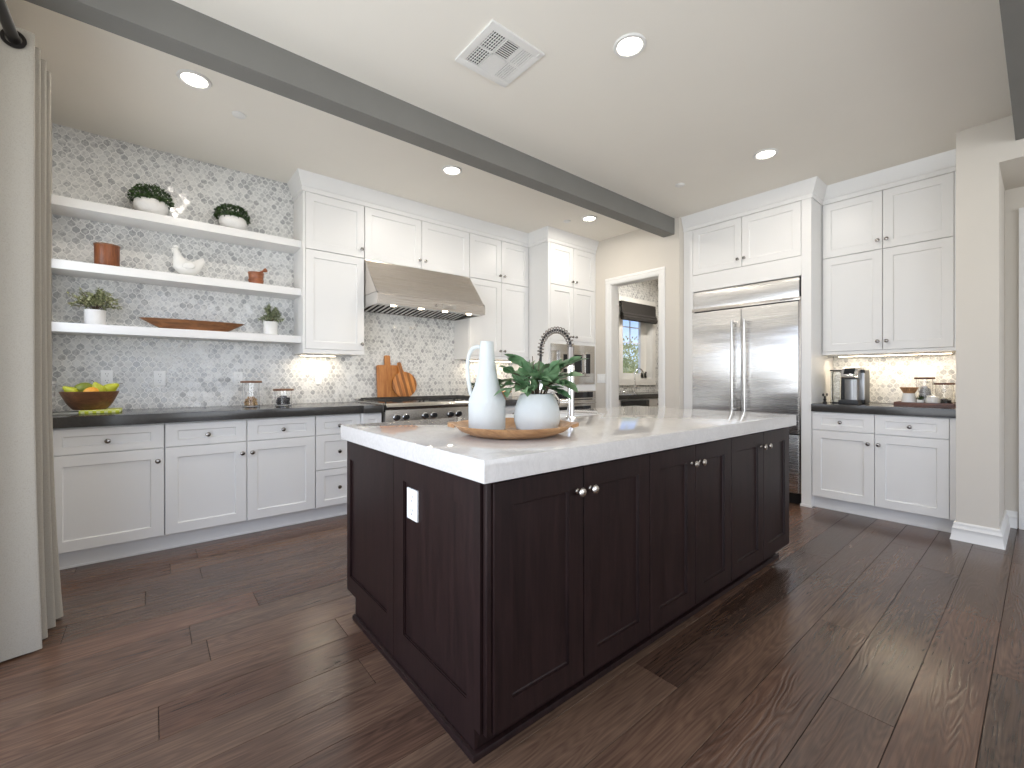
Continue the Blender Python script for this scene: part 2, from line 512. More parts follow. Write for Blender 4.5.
M_GREYPL = plain('silver plastic', (0.34, 0.34, 0.34), 0.28, 0.7, var=0.03)


# ------------------------------------------------------------------ mesh helpers
class MB:
    def __init__(s):
        s.bm = bmesh.new()

    def _bev(s, vs, bevel, seg=2):
        if bevel > 0:
            es = list({e for v in vs for e in v.link_edges})
            bmesh.ops.bevel(s.bm, geom=es, offset=bevel, segments=seg, profile=0.7, affect='EDGES')

    def box(s, x0, x1, y0, y1, z0, z1, bevel=0.0, seg=2):
        x0, x1 = sorted((x0, x1)); y0, y1 = sorted((y0, y1)); z0, z1 = sorted((z0, z1))
        v = [s.bm.verts.new(p) for p in ((x0, y0, z0), (x1, y0, z0), (x1, y1, z0), (x0, y1, z0), (x0, y0, z1), (x1, y0, z1), (x1, y1, z1), (x0, y1, z1))]
        for f in ((3, 2, 1, 0), (4, 5, 6, 7), (0, 1, 5, 4), (1, 2, 6, 5), (2, 3, 7, 6), (3, 0, 4, 7)):
            s.bm.faces.new([v[i] for i in f])
        s._bev(v, bevel, seg)
        return s

    def prism(s, prof, axis, a0, a1, bevel=0.0):
        """polygon PROF in the other two axes (in x, y, z order) extruded along AXIS"""
        def P(p, a):
            q = list(p); q.insert('xyz'.index(axis), a); return q
        lo = [s.bm.verts.new(P(p, a0)) for p in prof]
        hi = [s.bm.verts.new(P(p, a1)) for p in prof]
        n = len(prof)
        fs = [s.bm.faces.new(lo), s.bm.faces.new(hi[::-1])]
        for i in range(n):
            fs.append(s.bm.faces.new((lo[i], hi[i], hi[(i + 1) % n], lo[(i + 1) % n])))
        bmesh.ops.recalc_face_normals(s.bm, faces=fs)
        s._bev(lo + hi, bevel)
        return s

    def lathe(s, prof, c=(0, 0, 0), n=32, mtx=None, sq=None):
        """PROF = [(r, z)] spun round z at C; MTX maps local to world; SQ = (sx, sy) squash"""
        c = Vector(c)
        rings = []
        fs = []
        for r, z in prof:
            if r < 1e-6:
                pts = [Vector((0, 0, z))]
            else:
                pts = [Vector((r * math.cos(2 * PI * i / n) * (sq[0] if sq else 1), r * math.sin(2 * PI * i / n) * (sq[1] if sq else 1), z)) for i in range(n)]
            rings.append([s.bm.verts.new(c + (mtx @ p if mtx else p)) for p in pts])
        for a, b in zip(rings, rings[1:]):
            for i in range(n):
                j = (i + 1) % n
                q = []
                for v in (a[i % len(a)], a[j % len(a)], b[j % len(b)], b[i % len(b)]):
                    if v not in q:
                        q.append(v)
                if len(q) > 2:
                    try:
                        fs.append(s.bm.faces.new(q))
                    except ValueError:
                        pass
        for ring in (() if prof[0] == prof[-1] else (rings[0], rings[-1])):
            if len(ring) > 2:
                fs.append(s.bm.faces.new(ring))
        bmesh.ops.recalc_face_normals(s.bm, faces=fs)
        return s

    def cyl(s, p0, p1, r0, r1=None, n=16):
        p0 = Vector(p0); p1 = Vector(p1)
        d = p1 - p0
        q = d.to_track_quat('Z', 'Y').to_matrix()
        return s.lathe([(r0, 0), (r0 if r1 is None else r1, d.length)], p0, n, q)

    def tube(s, pts, r, n=10):
        pts = [Vector(p) for p in pts]
        rs = r if isinstance(r, (list, tuple)) else [r] * len(pts)
        up = None
        rings = []
        for i, p in enumerate(pts):
            t = (pts[min(i + 1, len(pts) - 1)] - pts[max(i - 1, 0)]).normalized()
            if up is None:
                up = t.orthogonal().normalized()
            up = (up - t * up.dot(t))
            up = up.normalized() if up.length > 1e-6 else t.orthogonal().normalized()
            side = t.cross(up)
            rings.append([s.bm.verts.new(p + rs[i] * (math.cos(2 * PI * k / n) * up + math.sin(2 * PI * k / n) * side)) for k in range(n)])
        fs = []
        for a, b in zip(rings, rings[1:]):
            for k in range(n):
                fs.append(s.bm.faces.new((a[k], a[(k + 1) % n], b[(k + 1) % n], b[k])))
        fs.append(s.bm.faces.new(rings[0])); fs.append(s.bm.faces.new(rings[-1]))
        bmesh.ops.recalc_face_normals(s.bm, faces=fs)
        return s

    def blob(s, c, r, sub=2, mtx=None, noise=0.0):
        """ellipsoid"""
        m = Matrix.Translation(c) @ (mtx.to_4x4() if mtx else Matrix.Identity(4)) @ Matrix.Diagonal((r[0], r[1], r[2], 1))
        g = bmesh.ops.create_icosphere(s.bm, subdivisions=sub, radius=1.0, matrix=m)
        if noise:
            for v in g['verts']:
                d = (v.co - Vector(c))
                v.co = Vector(c) + d * (1 + random.uniform(-noise, noise))
        return s

    def leaf(s, p, d, length, width, up=Vector((0, 0, 1)), cup=0.15, seg=4):
        """one pointed leaf with a folded midrib"""
        d = d.normalized()
        side = d.cross(up)
        if side.length < 1e-4:
            side = d.orthogonal()
        side.normalize()
        nrm = side.cross(d).normalized()
        L_ = []
        for i in range(seg + 1):
            t = i / seg
            w = width * 0.5 * math.sin(PI * min(1, t ** 0.8)) if 0 < i < seg else 0
            c = p + d * length * t + nrm * (-cup * length * t * t)
            L_.append((c, w))
        mid = [s.bm.verts.new(c) for c, w in L_]
        lf = [None if w == 0 else s.bm.verts.new(c + side * w + nrm * w * 0.35) for c, w in L_]
        rt = [None if w == 0 else s.bm.verts.new(c - side * w + nrm * w * 0.35) for c, w in L_]
        for i in range(seg):
            for sd in (lf, rt):
                q = [v for v in (mid[i], mid[i + 1], sd[i + 1], sd[i]) if v is not None]
                if sd is rt:
                    q.reverse()
                if len(q) > 2:
                    s.bm.faces.new(q)
        return s

    def build(s, name, m, parent=None, smooth=True, angle=35):
        bm = s.bm
        bm.normal_update()
        if smooth:
            lim = R(angle)
            for f in bm.faces:
                f.smooth = True
            for e in bm.edges:
                e.smooth = len(e.link_faces) == 2 and e.calc_face_angle(0) < lim
        me = bpy.data.meshes.new(name)
        bm.to_mesh(me)
        bm.free()
        me.materials.append(m)
        o = bpy.data.objects.new(name, me)
        COL.objects.link(o)
        if parent is not None:
            org = parent.get('_org')
            org = Vector(org) if org is not None else Vector((0, 0, 0))
            me.transform(Matrix.Translation(-org))
            o.parent = parent
            o['_org'] = list(org)
        else:
            # origin at the base centre
            xs = [v.co for v in me.vertices]
            lo = Vector((min(v.x for v in xs), min(v.y for v in xs), min(v.z for v in xs)))
            hi = Vector((max(v.x for v in xs), max(v.y for v in xs), max(v.z for v in xs)))
            org = Vector(((lo.x + hi.x) / 2, (lo.y + hi.y) / 2, lo.z))
            me.transform(Matrix.Translation(-org))
            o.location = org
            o['_org'] = list(org)
        return o


def tag(o, label, cat, group=None, kind=None):
    o['label'] = label
    o['category'] = cat
    if group:
        o['group'] = group
    if kind:
        o['kind'] = kind
    return o


def thing(name, label, cat, loc, group=None):
    o = bpy.data.objects.new(name, None)
    o.empty_display_size = 0.05
    COL.objects.link(o)
    o.location = loc
    o['_org'] = list(loc)
    return tag(o, label, cat, group)


def struct(name, mb, m, smooth=True):
    o = mb.build(name, m, None, smooth)
    o['kind'] = 'structure'
    return o


def clone(root, loc, label, group=None, rz=None):
    """copy a thing, its parts and their sub-parts"""
    c = root.copy(); COL.objects.link(c); c.location = loc
    if rz is not None:
        c.rotation_euler = (0, 0, rz)
    c['label'] = label
    if group:
        c['group'] = group
    for ch in list(root.children):
        k = ch.copy(); COL.objects.link(k); k.parent = c
        for g in list(ch.children):
            q = g.copy(); COL.objects.link(q); q.parent = k
    return c


# door plane frames: u across, v up, n out of the face
def F_back(plane):          # faces -Y
    return lambda u, v, n: Vector((u, plane - n, v))


def F_right(plane):         # faces -X
    return lambda u, v, n: Vector((plane - n, u, v))


def shaker(fr, u0, u1, v0, v1, t=0.02, stile=0.065, rec=0.009, rail=None, gap=0.0015, soft=0.006):
    """shaker front: flat frame round a recessed panel, one closed mesh, front face at n = 0"""
    b = MB(); bm = b.bm
    rail = stile if rail is None else rail
    u0 += gap; u1 -= gap; v0 += gap; v1 -= gap
    c = 0.0018

    def ring(du, dv, n):
        return [bm.verts.new(fr(x, y, n)) for x, y in ((u0 + du, v0 + dv), (u1 - du, v0 + dv), (u1 - du, v1 - dv), (u0 + du, v1 - dv))]
    rings = [ring(0, 0, -t), ring(0, 0, -c), ring(c, c, 0), ring(stile, rail, 0), ring(stile + soft * 0.35, rail + soft * 0.35, -rec * 0.75), ring(stile + soft, rail + soft, -rec)]
    fs = [bm.faces.new(rings[0])]
    for a, q in zip(rings, rings[1:]):
        for i in range(4):
            fs.append(bm.faces.new((a[i], a[(i + 1) % 4], q[(i + 1) % 4], q[i])))
    fs.append(bm.faces.new(rings[-1]))
    bmesh.ops.recalc_face_normals(bm, faces=fs)
    return b


def knob(fr, u, v, parent, s=1.0, m=None):
    b = MB()
    o = fr(u, v, 0); ax = (fr(u, v, 1) - o).normalized()
    q = ax.to_track_quat('Z', 'Y').to_matrix()
    b.lathe([(0.0, 0), (0.009 * s, 0), (0.0085 * s, 0.003 * s), (0.0055 * s, 0.006 * s), (0.005 * s, 0.014 * s), (0.008 * s, 0.017 * s), (0.0145 * s, 0.020 * s), (0.0155 * s, 0.024 * s), (0.013 * s, 0.0285 * s), (0.006 * s, 0.031 * s), (0.0, 0.0315 * s)], o, 18, q)
    return b.build('knob', m or M_KNOB, parent)


def door(fr, parent, u0, u1, v0, v1, m, kn=None, name='door', **kw):
    d = shaker(fr, u0, u1, v0, v1, **kw).build(name, m, parent, angle=8)
    if kn:
        knob(fr, kn[0], kn[1], d)
    return d


# ------------------------------------------------------------------ the room
# floor: planks along x, dark gap underneath
def make_floor():
    b = MB(); bm = b.bm
    lay = bm.loops.layers.float_color.new('tone')
    known = {0: [3.064, 1.25], 1: [1.875, 3.6], 2: [0.35, 2.45], 3: [2.9, 0.2], 4: [1.50, 3.3], 8: [0.65, 2.6], 9: [0.02, 1.9], 12: [0.136, 2.0], 13: [0.42, 2.3], 14: [-0.3, 1.7], 15: [-0.022, 1.5], 16: [0.227, 1.9], 17: [0.09, 2.1]}
    pw = 0.183; y0 = 0.126
    g = 0.0009
    for r in range(-26, 24):
        ya = y0 + pw * r; yb = ya + pw
        if yb > W + 0.02:
            yb = W + 0.02
        if ya > W:
            break
        rnd = random.Random(1000 + r)
        js = sorted(known.get(r, []))
        if not js:
            js = [rnd.uniform(-0.4, 1.2)]
        xs = list(js)
        while xs[0] > XL - 0.1:
            xs.insert(0, xs[0] - rnd.uniform(1.1, 2.0))
        while xs[-1] < 7.7:
            xs.append(xs[-1] + rnd.uniform(1.1, 2.1))
        for i in range(len(xs) - 1):
            xa, xb = max(xs[i], XL - 0.1), min(xs[i + 1], 7.7)
            if xb - xa < 0.01:
                continue
            tone = (min(1, max(0, rnd.gauss(0.5, 0.24))), rnd.random(), rnd.random(), 1)
            if r == 4 and abs(xa - 1.5) < 0.01:
                tone = (0.0, 0.4, 0.4, 1)
            if r == 3 and xa < 1.0 < xb:
                tone = (0.62, 0.2, 0.6, 1)
            c = 0.0009
            top = [bm.verts.new(p) for p in ((xa + g + c, ya + g + c, 0), (xb - g - c, ya + g + c, 0), (xb - g - c, yb - g - c, 0), (xa + g + c, yb - g - c, 0))]
            mid = [bm.verts.new(p) for p in ((xa + g, ya + g, -c), (xb - g, ya + g, -c), (xb - g, yb - g, -c), (xa + g, yb - g, -c))]
            bot = [bm.verts.new((v.co.x, v.co.y, -0.012)) for v in mid]
            fs = [bm.faces.new(top)]
            for a, q in ((top, mid), (mid, bot)):
                for k in range(4):
                    fs.append(bm.faces.new((a[(k + 1) % 4], a[k], q[k], q[(k + 1) % 4])))
            for f in fs:
                for l in f.loops:
                    l[lay] = tone
    fl = struct('floor', b, M_FLOOR, smooth=False)
    sub = MB().box(XL - 0.15, 7.75, YR - 0.2, W + 0.1, -0.08, -0.008)
    o = sub.build('subfloor', M_GAP, fl)
    return fl


make_floor()
struct('ceiling', MB().box(XL - 0.15, 7.75, YR - 0.2, W + 0.2, H, H + 0.12), M_CEIL)

# shelf wall with the pantry window opening
WX0, WX1, WZ0, WZ1 = 5.84, 6.67, 1.13, 2.36
b = MB()
b.box(XL - 0.15, WX0, W, W + 0.16, -0.08, H)
b.box(WX1, 7.75, W, W + 0.16, -0.08, H)
b.box(WX0, WX1, W, W + 0.16, -0.08, WZ0)
b.box(WX0, WX1, W, W + 0.16, WZ1, H)
struct('wall_back', b, M_TILE)

# left wall with a wide opening behind the curtain line
b = MB()
LY0, LY1, LZ0, LZ1 = 3.10, 3.98, 1.125, 2.12
b.box(XL - 0.15, XL, 2.45, LY0, -0.08, H)
b.box(XL - 0.15, XL, LY1, W, -0.08, H)
b.box(XL - 0.15, XL, LY0, LY1, -0.08, LZ0)
b.box(XL - 0.15, XL, LY0, LY1, LZ1, H)
b.box(XL - 0.15, XL, -0.30, 2.45, 2.50, H)
b.box(XL - 0.15, XL, -1.4, -0.30, -0.08, H)
b.box(XL - 0.15, XL, -3.8, -1.4, 2.50, H)
b.box(XL - 0.15, XL, YR, -3.8, -0.08, H)
struct('wall_left', b, M_WALL)
b = MB()
b.box(XL - 0.15, 0.0, YR - 0.15, YR, -0.08, H)
b.box(4.4, 7.75, YR - 0.15, YR, -0.08, H)
b.box(0.0, 4.4, YR - 0.15, YR, 2.55, H)
b.box(0.0, 4.4, YR - 0.15, YR, -0.08, 0.25)
struct('wall_rear', b, M_WALL)

# fridge wall: door wall, alcove shells, pillar, header over the side niche
DY0, DY1, DZ = 2.745, 3.42, 2.312
b = MB()
b.box(XW, XW + 0.14, DY1, W, 0, H)
b.box(XW, XW + 0.14, 2.505, DY0, 0, H)
b.box(XW, XW + 0.14, DY0, DY1, DZ, H)
b.box(XW + 0.14, XB + 0.1, 2.505, 2.60, 0, H)           # between the fridge alcove and the pantry
b.box(XB, XB + 0.12, 0.395, 2.505, 0, H)                # back of both alcoves
b.box(XW, XB + 0.12, 0.19, 0.395, 0, H)                 # pillar beside the coffee nook
b.box(XW, XB, -1.3, 0.19, 2.596, H)                     # header over the niche
b.box(XB - 0.03, XB + 0.12, -1.3, 0.19, 0, H)           # back of the niche
b.box(XW, XB + 0.12, YR, -1.3, 0, H)
b.box(7.6, 7.75, 2.5, W, 0, H)                          # far side of the pantry
b.box(XB + 0.1, 7.75, 2.50, 2.60, 0, H)
struct('wall_right', b, M_WALL)
# mosaic behind the coffee counter
struct('trim_1', MB().box(XB - 0.012, XB - 0.001, 0.396, 1.30, 0.92, 1.36), M_TILE)
# grey beams
struct('ceiling_beam', MB().box(XL - 0.05, XW, 2.56, 2.695, 2.712, H), M_BEAM)
struct('ceiling_beam', MB().box(XL - 0.05, XW, -0.03, 0.117, 2.712, H), M_BEAM)


def base_profile(h=0.125):
    # (outward, z)
    return [(0, 0), (0.030, 0), (0.026, 0.014), (0.019, 0.055), (0.018, 0.078), (0.0205, 0.082), (0.014, 0.092), (0.011, 0.110), (0.012, 0.114), (0.006, h), (0, h)]


# baseboard wrapping the pillar
def wrap_base(pts, prof):
    """PROF swept along the 2-D polyline PTS (outside on its right), mitred"""
    b = MB(); bm = b.bm
    P = [Vector(p) for p in pts]
    rings = []
    for i, p in enumerate(P):
        d0 = (P[i] - P[i - 1]).normalized() if i > 0 else (P[1] - P[0]).normalized()
        d1 = (P[i + 1] - P[i]).normalized() if i < len(P) - 1 else d0
        n0 = Vector((d0.y, -d0.x)); n1 = Vector((d1.y, -d1.x))
        mi = (n0 + n1).normalized(); k = 1.0 / max(0.3, mi.dot(n0))
        rings.append([bm.verts.new((p.x + mi.x * o * k, p.y + mi.y * o * k, z)) for o, z in prof])
    fs = []
    for a, q in zip(rings, rings[1:]):
        n = len(a)
        for i in range(n):
            fs.append(bm.faces.new((a[i], a[(i + 1) % n], q[(i + 1) % n], q[i])))
    fs += [bm.faces.new(rings[0]), bm.faces.new(rings[-1])]
    bmesh.ops.recalc_face_normals(bm, faces=fs)
    return b


struct('baseboard_right', wrap_base([(XB - 0.03, 0.112), (XB - 0.03, 0.19), (XW, 0.19), (XW, 0.4), (XW + 0.07, 0.4)][::1], [(-o, z) for o, z in base_profile()]) if False else wrap_base([(XW + 0.05, 0.395), (XW, 0.395), (XW, 0.19), (XB - 0.03, 0.19), (XB - 0.03, 0.125)], base_profile()), M_TRIM)
struct('baseboard_back', wrap_base([(XW, 3.64), (XW, 3.49)], base_profile()), M_TRIM)

# casing of the pantry doorway
def casing(y0, y1, z1, x, wd=0.072, th=0.018, both=True):
    b = MB()
    prof = [(0, 0), (th * 0.6, 0), (th * 0.75, 0.012), (th * 0.75, wd * 0.55), (th, wd * 0.62), (th, wd - 0.006), (th * 0.8, wd), (0, wd)]
    # legs and head: extruded profile (x outward, across)
    b.prism([(x - o, y0 - a) for o, a in prof], 'z', 0, z1)
    b.prism([(x - o, y1 + a) for o, a in prof], 'z', 0, z1)
    b.prism([(x - o, z1 + a) for o, a in prof], 'y', y0 - wd, y1 + wd)
    return b


b = casing(DY0, DY1, DZ, XW)
b.box(XW - 0.002, XW + 0.145, DY0 - 0.001, DY0 + 0.012, 0, DZ)
b.box(XW - 0.002, XW + 0.145, DY1 - 0.012, DY1 + 0.001, 0, DZ)
b.box(XW - 0.002, XW + 0.145, DY0, DY1, DZ - 0.012, DZ + 0.001)
struct('door_1', b, M_TRIM)
# door in the side niche beyond the pillar
b = MB()
b.box(XB - 0.055, XB - 0.031, 0.02, 0.118, 0, 2.33)
b.box(XB - 0.055, XB - 0.031, -0.95, 0.118, 2.33, 2.43)
b.box(XB - 0.045, XB - 0.031, -0.95, 0.02, 0, 2.33)
struct('door_2', b, M_TRIM)
b = MB()
for y0, y1, z0, z1 in ((LY0, LY0 + 0.05, LZ0, LZ1), (LY1 - 0.05, LY1, LZ0, LZ1), (LY0 + 0.05, LY1 - 0.05, LZ0, LZ0 + 0.05), (LY0 + 0.05, LY1 - 0.05, LZ1 - 0.05, LZ1), (LY0 + 0.05, LY1 - 0.05, 1.455, 1.485)):
    b.box(XL - 0.11, XL - 0.06, y0, y1, z0, z1)
struct('window_2', b, M_TRIM)
# low stone side splash with a white cap on the left wall
b = MB(); b.box(XL, XL + 0.014, 3.70, W, 0.917, 1.105)
struct('trim_2', b, M_TILE)
struct('trim_3', MB().box(XL, XL + 0.02, 3.70, W, 1.105, 1.122), M_TRIM)


# pantry window
b = MB()
cw = 0.10
b.box(WX0 - cw, WX1 + cw, W - 0.022, W, WZ1, WZ1 + cw)
b.box(WX0 - cw, WX1 + cw, W - 0.022, W, WZ0 - cw, WZ0)
b.box(WX0 - cw, WX0, W - 0.022, W, WZ0, WZ1)
b.box(WX1, WX1 + cw, W - 0.022, W, WZ0, WZ1)
# jambs and sash
for x0, x1, z0, z1 in ((WX0 - 0.001, WX0 + 0.012, WZ0, WZ1), (WX1 - 0.012, WX1 + 0.001, WZ0, WZ1), (WX0, WX1, WZ0 - 0.001, WZ0 + 0.012), (WX0, WX1, WZ1 - 0.012, WZ1 + 0.001)):
    b.box(x0, x1, W, W + 0.16, z0, z1)
for x0, x1, z0, z1 in ((WX0 + 0.012, WX0 + 0.10, WZ0, WZ1), (WX1 - 0.18, WX1 - 0.012, WZ0, WZ1), (WX0, WX1, WZ0 + 0.012, WZ0 + 0.10), (WX0, WX1, WZ1 - 0.09, WZ1 - 0.012)):
    b.box(x0, x1, W + 0.09, W + 0.14, z0, z1)
win = struct('window_1', b, M_TRIM)
b = MB()
b.box(6.208, 6.222, W + 0.105, W + 0.125, WZ0 + 0.6, WZ1 - 0.08)
b.box(WX0 + 0.09, WX1 - 0.17, W + 0.105, W + 0.125, 1.731, 1.745)
b.box(WX0 + 0.09, WX1 - 0.17, W + 0.105, W + 0.125, 1.992, 2.006)
o = b.build('muntins', M_TRIM, win); 
o = MB().box(WX0 + 0.09, WX1 - 0.17, W + 0.112, W + 0.118, WZ0 + 0.09, WZ1 - 0.08).build('glass_pane', M_WINGLASS, win)
b = MB()
for z in (1.245, 1.165):
    b.cyl((WX1 - 0.035, W + 0.09, z), (WX1 - 0.035, W + 0.075, z), 0.012)
o = b.build('window_latch', M_BLACK, win)


# ------------------------------------------------------------------ crown mouldings above the cabinets
CROWN = [(0.0, 2.735), (0.012, 2.735), (0.012, 2.772), (0.018, 2.776), (0.022, 2.784), (0.055, 2.872), (0.060, 2.887), (0.0, 2.887)]
UF, TF = 3.995, 3.66         # front of upper doors, front of base and tall doors
struct('trim_4', wrap_base([(1.0, W), (1.0, UF + 0.004), (3.56, UF + 0.004), (3.56, TF + 0.004), (XW, TF + 0.004)][::1], CROWN), M_CAB)
FX, CUX, CBX = 4.494, 4.78, 4.50
struct('trim_5', wrap_base([(FX + 0.002, 2.5), (FX + 0.002, 1.302), (CUX + 0.002, 1.302), (CUX + 0.002, 0.398)], CROWN), M_CAB)
# toe kicks
struct('trim_6', MB().box(XL, 1.535, 3.727, 3.745, 0, 0.105).box(XL, 1.535, 3.722, 3.729, 0, 0.012), M_CAB)
struct('trim_7', MB().box(4.565, 4.58, 0.398, 1.302, 0, 0.105).box(4.560, 4.567, 0.398, 1.302, 0, 0.012), M_CAB)


# ------------------------------------------------------------------ white cabinets, shelf wall
fb = F_back(TF)
fu = F_back(UF)


def carcass(parent, x0, x1, y0, y1, z0, z1, m=None):
    return MB().box(x0, x1, y0, y1, z0, z1, 0.0015, 1).build('body', m or M_CAB, parent)


G_BASE = 'white base cabinets'
c = thing('base_cabinet', 'white single base cabinet with wide drawer and door, next to the curtain', 'cabinet', (-0.22, 3.99, 0), G_BASE)
carcass(c, XL + 0.001, 0.068, TF + 0.02, W - 0.001, 0.105, 0.848)
MB().box(XL + 0.002, -0.470, TF + 0.001, TF + 0.019, 0.11, 0.843).build('filler_strip', M_CAB, c)
door(fb, c, -0.468, 0.067, 0.688, 0.842, M_CAB, (-0.204, 0.757), 'drawer', rail=0.045, stile=0.065)
door(fb, c, -0.468, 0.067, 0.112, 0.685, M_CAB, (0.035, 0.605))
c = thing('base_cabinet', 'white double base cabinet with two drawers above two doors, under the shelves', 'cabinet', (0.537, 3.99, 0), G_BASE)
carcass(c, 0.070, 1.003, TF + 0.02, W - 0.001, 0.105, 0.848)
for u0, u1, k1, k2 in ((0.071, 0.534, 0.303, 0.505), (0.536, 1.002, 0.771, 0.567)):
    door(fb, c, u0, u1, 0.688, 0.842, M_CAB, (k1, 0.757), 'drawer', rail=0.045)
    door(fb, c, u0, u1, 0.112, 0.685, M_CAB, (k2, 0.605))
c = thing('base_cabinet', 'white three-drawer base cabinet left of the stainless range', 'cabinet', (1.18, 3.99, 0), G_BASE)
carcass(c, 1.005, 1.362, TF + 0.02, W - 0.001, 0.105, 0.848)
for v0, v1, kz in ((0.688, 0.842, 0.757), (0.410, 0.685, 0.548), (0.112, 0.407, 0.258)):
    door(fb, c, 1.006, 1.360, v0, v1, M_CAB, (1.185, kz), 'drawer', rail=0.05)
c = thing('pilaster_cabinet', 'narrow white pilaster cabinet projecting beside left side of the range', 'cabinet', (1.45, 3.96, 0))
carcass(c, 1.364, 1.532, TF - 0.025, W - 0.001, 0.105, 0.848)
shaker(F_back(TF - 0.045), 1.366, 1.530, 0.112, 0.842, stile=0.045).build('door', M_CAB, c, angle=8)
c = thing('pilaster_cabinet', 'narrow white pilaster cabinet beside the right side of the range', 'cabinet', (2.77, 3.96, 0))
carcass(c, 2.688, 2.85, TF - 0.025, W - 0.001, 0.105, 0.848)
shaker(F_back(TF - 0.045), 2.69, 2.848, 0.112, 0.842, stile=0.045).build('door', M_CAB, c, angle=8)
c = thing('base_cabinet', 'white base cabinet between range and tall oven cabinet', 'cabinet', (3.2, 3.99, 0), G_BASE)
carcass(c, 2.852, 3.558, TF + 0.02, W - 0.001, 0.105, 0.848)
for u0, u1 in ((2.853, 3.204), (3.206, 3.557)):
    door(fb, c, u0, u1, 0.688, 0.842, M_CAB, ((u0 + u1) / 2, 0.757), 'drawer', rail=0.045)
    door(fb, c, u0, u1, 0.112, 0.685, M_CAB, (3.17 if u0 < 3 else 3.24, 0.605))

# charcoal tops
b = MB().box(XL + 0.001, 1.364, 3.63, W - 0.001, 0.850, 0.914, 0.003)
b.box(1.364, 1.538, 3.585, W - 0.001, 0.8495, 0.9145, 0.003)
tag(b.build('countertop', M_DARKTOP), 'long charcoal quartz countertop under the open shelves', 'countertop')
b = MB().box(2.69, 2.855, 3.585, W - 0.001, 0.850, 0.9145, 0.003).box(2.855, 3.558, 3.63, W - 0.001, 0.8495, 0.914, 0.003)
tag(b.build('countertop', M_DARKTOP), 'charcoal quartz countertop right of the range, behind the pitcher', 'countertop')

# uppers
G_UP = 'white wall cabinets'
c = thing('wall_cabinet', 'white wall cabinet with two stacked doors at the end of the open shelves', 'cabinet', (1.26, 4.15, 1.36), G_UP)
carcass(c, 0.996, 1.5235, UF + 0.02, W - 0.001, 1.358, 2.738)
MB().box(0.996, 1.5235, UF + 0.0005, UF + 0.02, 1.358, 1.392).build('bottom_rail', M_CAB, c)
MB().box(0.996, 1.013, UF + 0.0005, UF + 0.02, 1.392, 2.738).build('side_stile', M_CAB, c)
door(fu, c, 1.015, 1.523, 2.252, 2.735, M_CAB, (1.495, 2.328))
door(fu, c, 1.015, 1.523, 1.394, 2.249, M_CAB, (1.497, 1.455))
c = thing('wall_cabinet', 'short white two-door wall cabinet above the range hood', 'cabinet', (2.11, 4.15, 2.24), G_UP)
carcass(c, 1.526, 2.690, UF + 0.02, W - 0.001, 2.243, 2.738)
door(fu, c, 1.527, 2.111, 2.246, 2.735, M_CAB, (2.083, 2.328))
door(fu, c, 2.113, 2.689, 2.246, 2.735, M_CAB, (2.147, 2.328))
c = thing('wall_cabinet', 'white four-door wall cabinet between hood and tall oven cabinet', 'cabinet', (3.12, 4.15, 1.36), G_UP)
carcass(c, 2.692, 3.558, UF + 0.02, W - 0.001, 1.358, 2.738)
MB().box(2.692, 3.558, UF + 0.0005, UF + 0.02, 1.358, 1.392).build('bottom_rail', M_CAB, c)
for u0, u1, k in ((2.694, 3.134, 3.108), (3.136, 3.556, 3.172)):
    door(fu, c, u0, u1, 2.252, 2.735, M_CAB, (k, 2.324))
    door(fu, c, u0, u1, 1.394, 2.249, M_CAB, (k, 1.455))

# tall oven cabinet
c = thing('oven_cabinet', 'tall white oven cabinet holding the microwave, beside the pantry doorway', 'cabinet', (3.985, 3.99, 0))
b = MB()
b.box(3.561, 3.601, TF + 0.02, W - 0.001, 0.0, 2.738)
b.box(4.374, 4.409, TF + 0.02, W - 0.001, 0.0, 2.738)
b.box(3.601, 4.374, TF + 0.02, W - 0.001, 1.552, 2.738)
b.box(3.601, 4.374, TF + 0.02, W - 0.001, 0.985, 1.065)
b.box(3.601, 4.374, TF + 0.02, W - 0.001, 0.105, 0.30)
b.box(3.601, 4.374, 4.26, W - 0.001, 0.30, 1.552)
b.box(3.561, 3.598, TF, TF + 0.02, 0.0, 2.735)
b.box(4.388, 4.409, TF, TF + 0.02, 0.0, 2.735)
b.box(3.598, 4.388, TF, TF + 0.02, 1.552, 1.59)
b.box(3.598, 4.388, TF, TF + 0.02, 0.985, 1.065)
b.build('body', M_CAB, c)
for u0, u1, k in ((3.60, 3.993, 3.967), (3.995, 4.386, 4.030)):
    door(fb, c, u0, u1, 2.252, 2.735, M_CAB, (k, 2.316))
    door(fb, c, u0, u1, 1.592, 2.249, M_CAB, (k, 1.645))
    door(fb, c, u0, u1, 0.112, 0.30, M_CAB, (k, 0.22), 'drawer', rail=0.05)

# built-in microwave with its trim kit
m_ = thing('microwave', 'stainless built-in microwave in the tall white oven cabinet', 'microwave', (3.99, 3.96, 1.07))
b = MB(); y = TF - 0.006
b.box(3.602, 4.372, TF + 0.02, 4.2, 1.066, 1.551)
b.build('body', M_BLACK, m_)
b = MB()
b.box(3.600, 4.386, y, TF + 0.019, 1.47, 1.551, 0.002); b.box(3.600, 4.386, y, TF + 0.019, 1.066, 1.165, 0.002)
b.box(3.600, 3.72, y, TF + 0.019, 1.165, 1.47, 0.002); b.box(4.29, 4.386, y, TF + 0.019, 1.165, 1.47, 0.002)
b.build('trim_kit', M_STEEL, m_)
b = MB(); y = TF - 0.03
b.box(3.722, 4.17, y, y + 0.03, 1.43, 1.468, 0.002); b.box(3.722, 4.17, y, y + 0.03, 1.168, 1.215, 0.002)
b.box(3.722, 3.785, y, y + 0.03, 1.215, 1.43, 0.002); b.box(4.115, 4.17, y, y + 0.03, 1.215, 1.43, 0.002)
d = b.build('door', M_STEEL, m_)
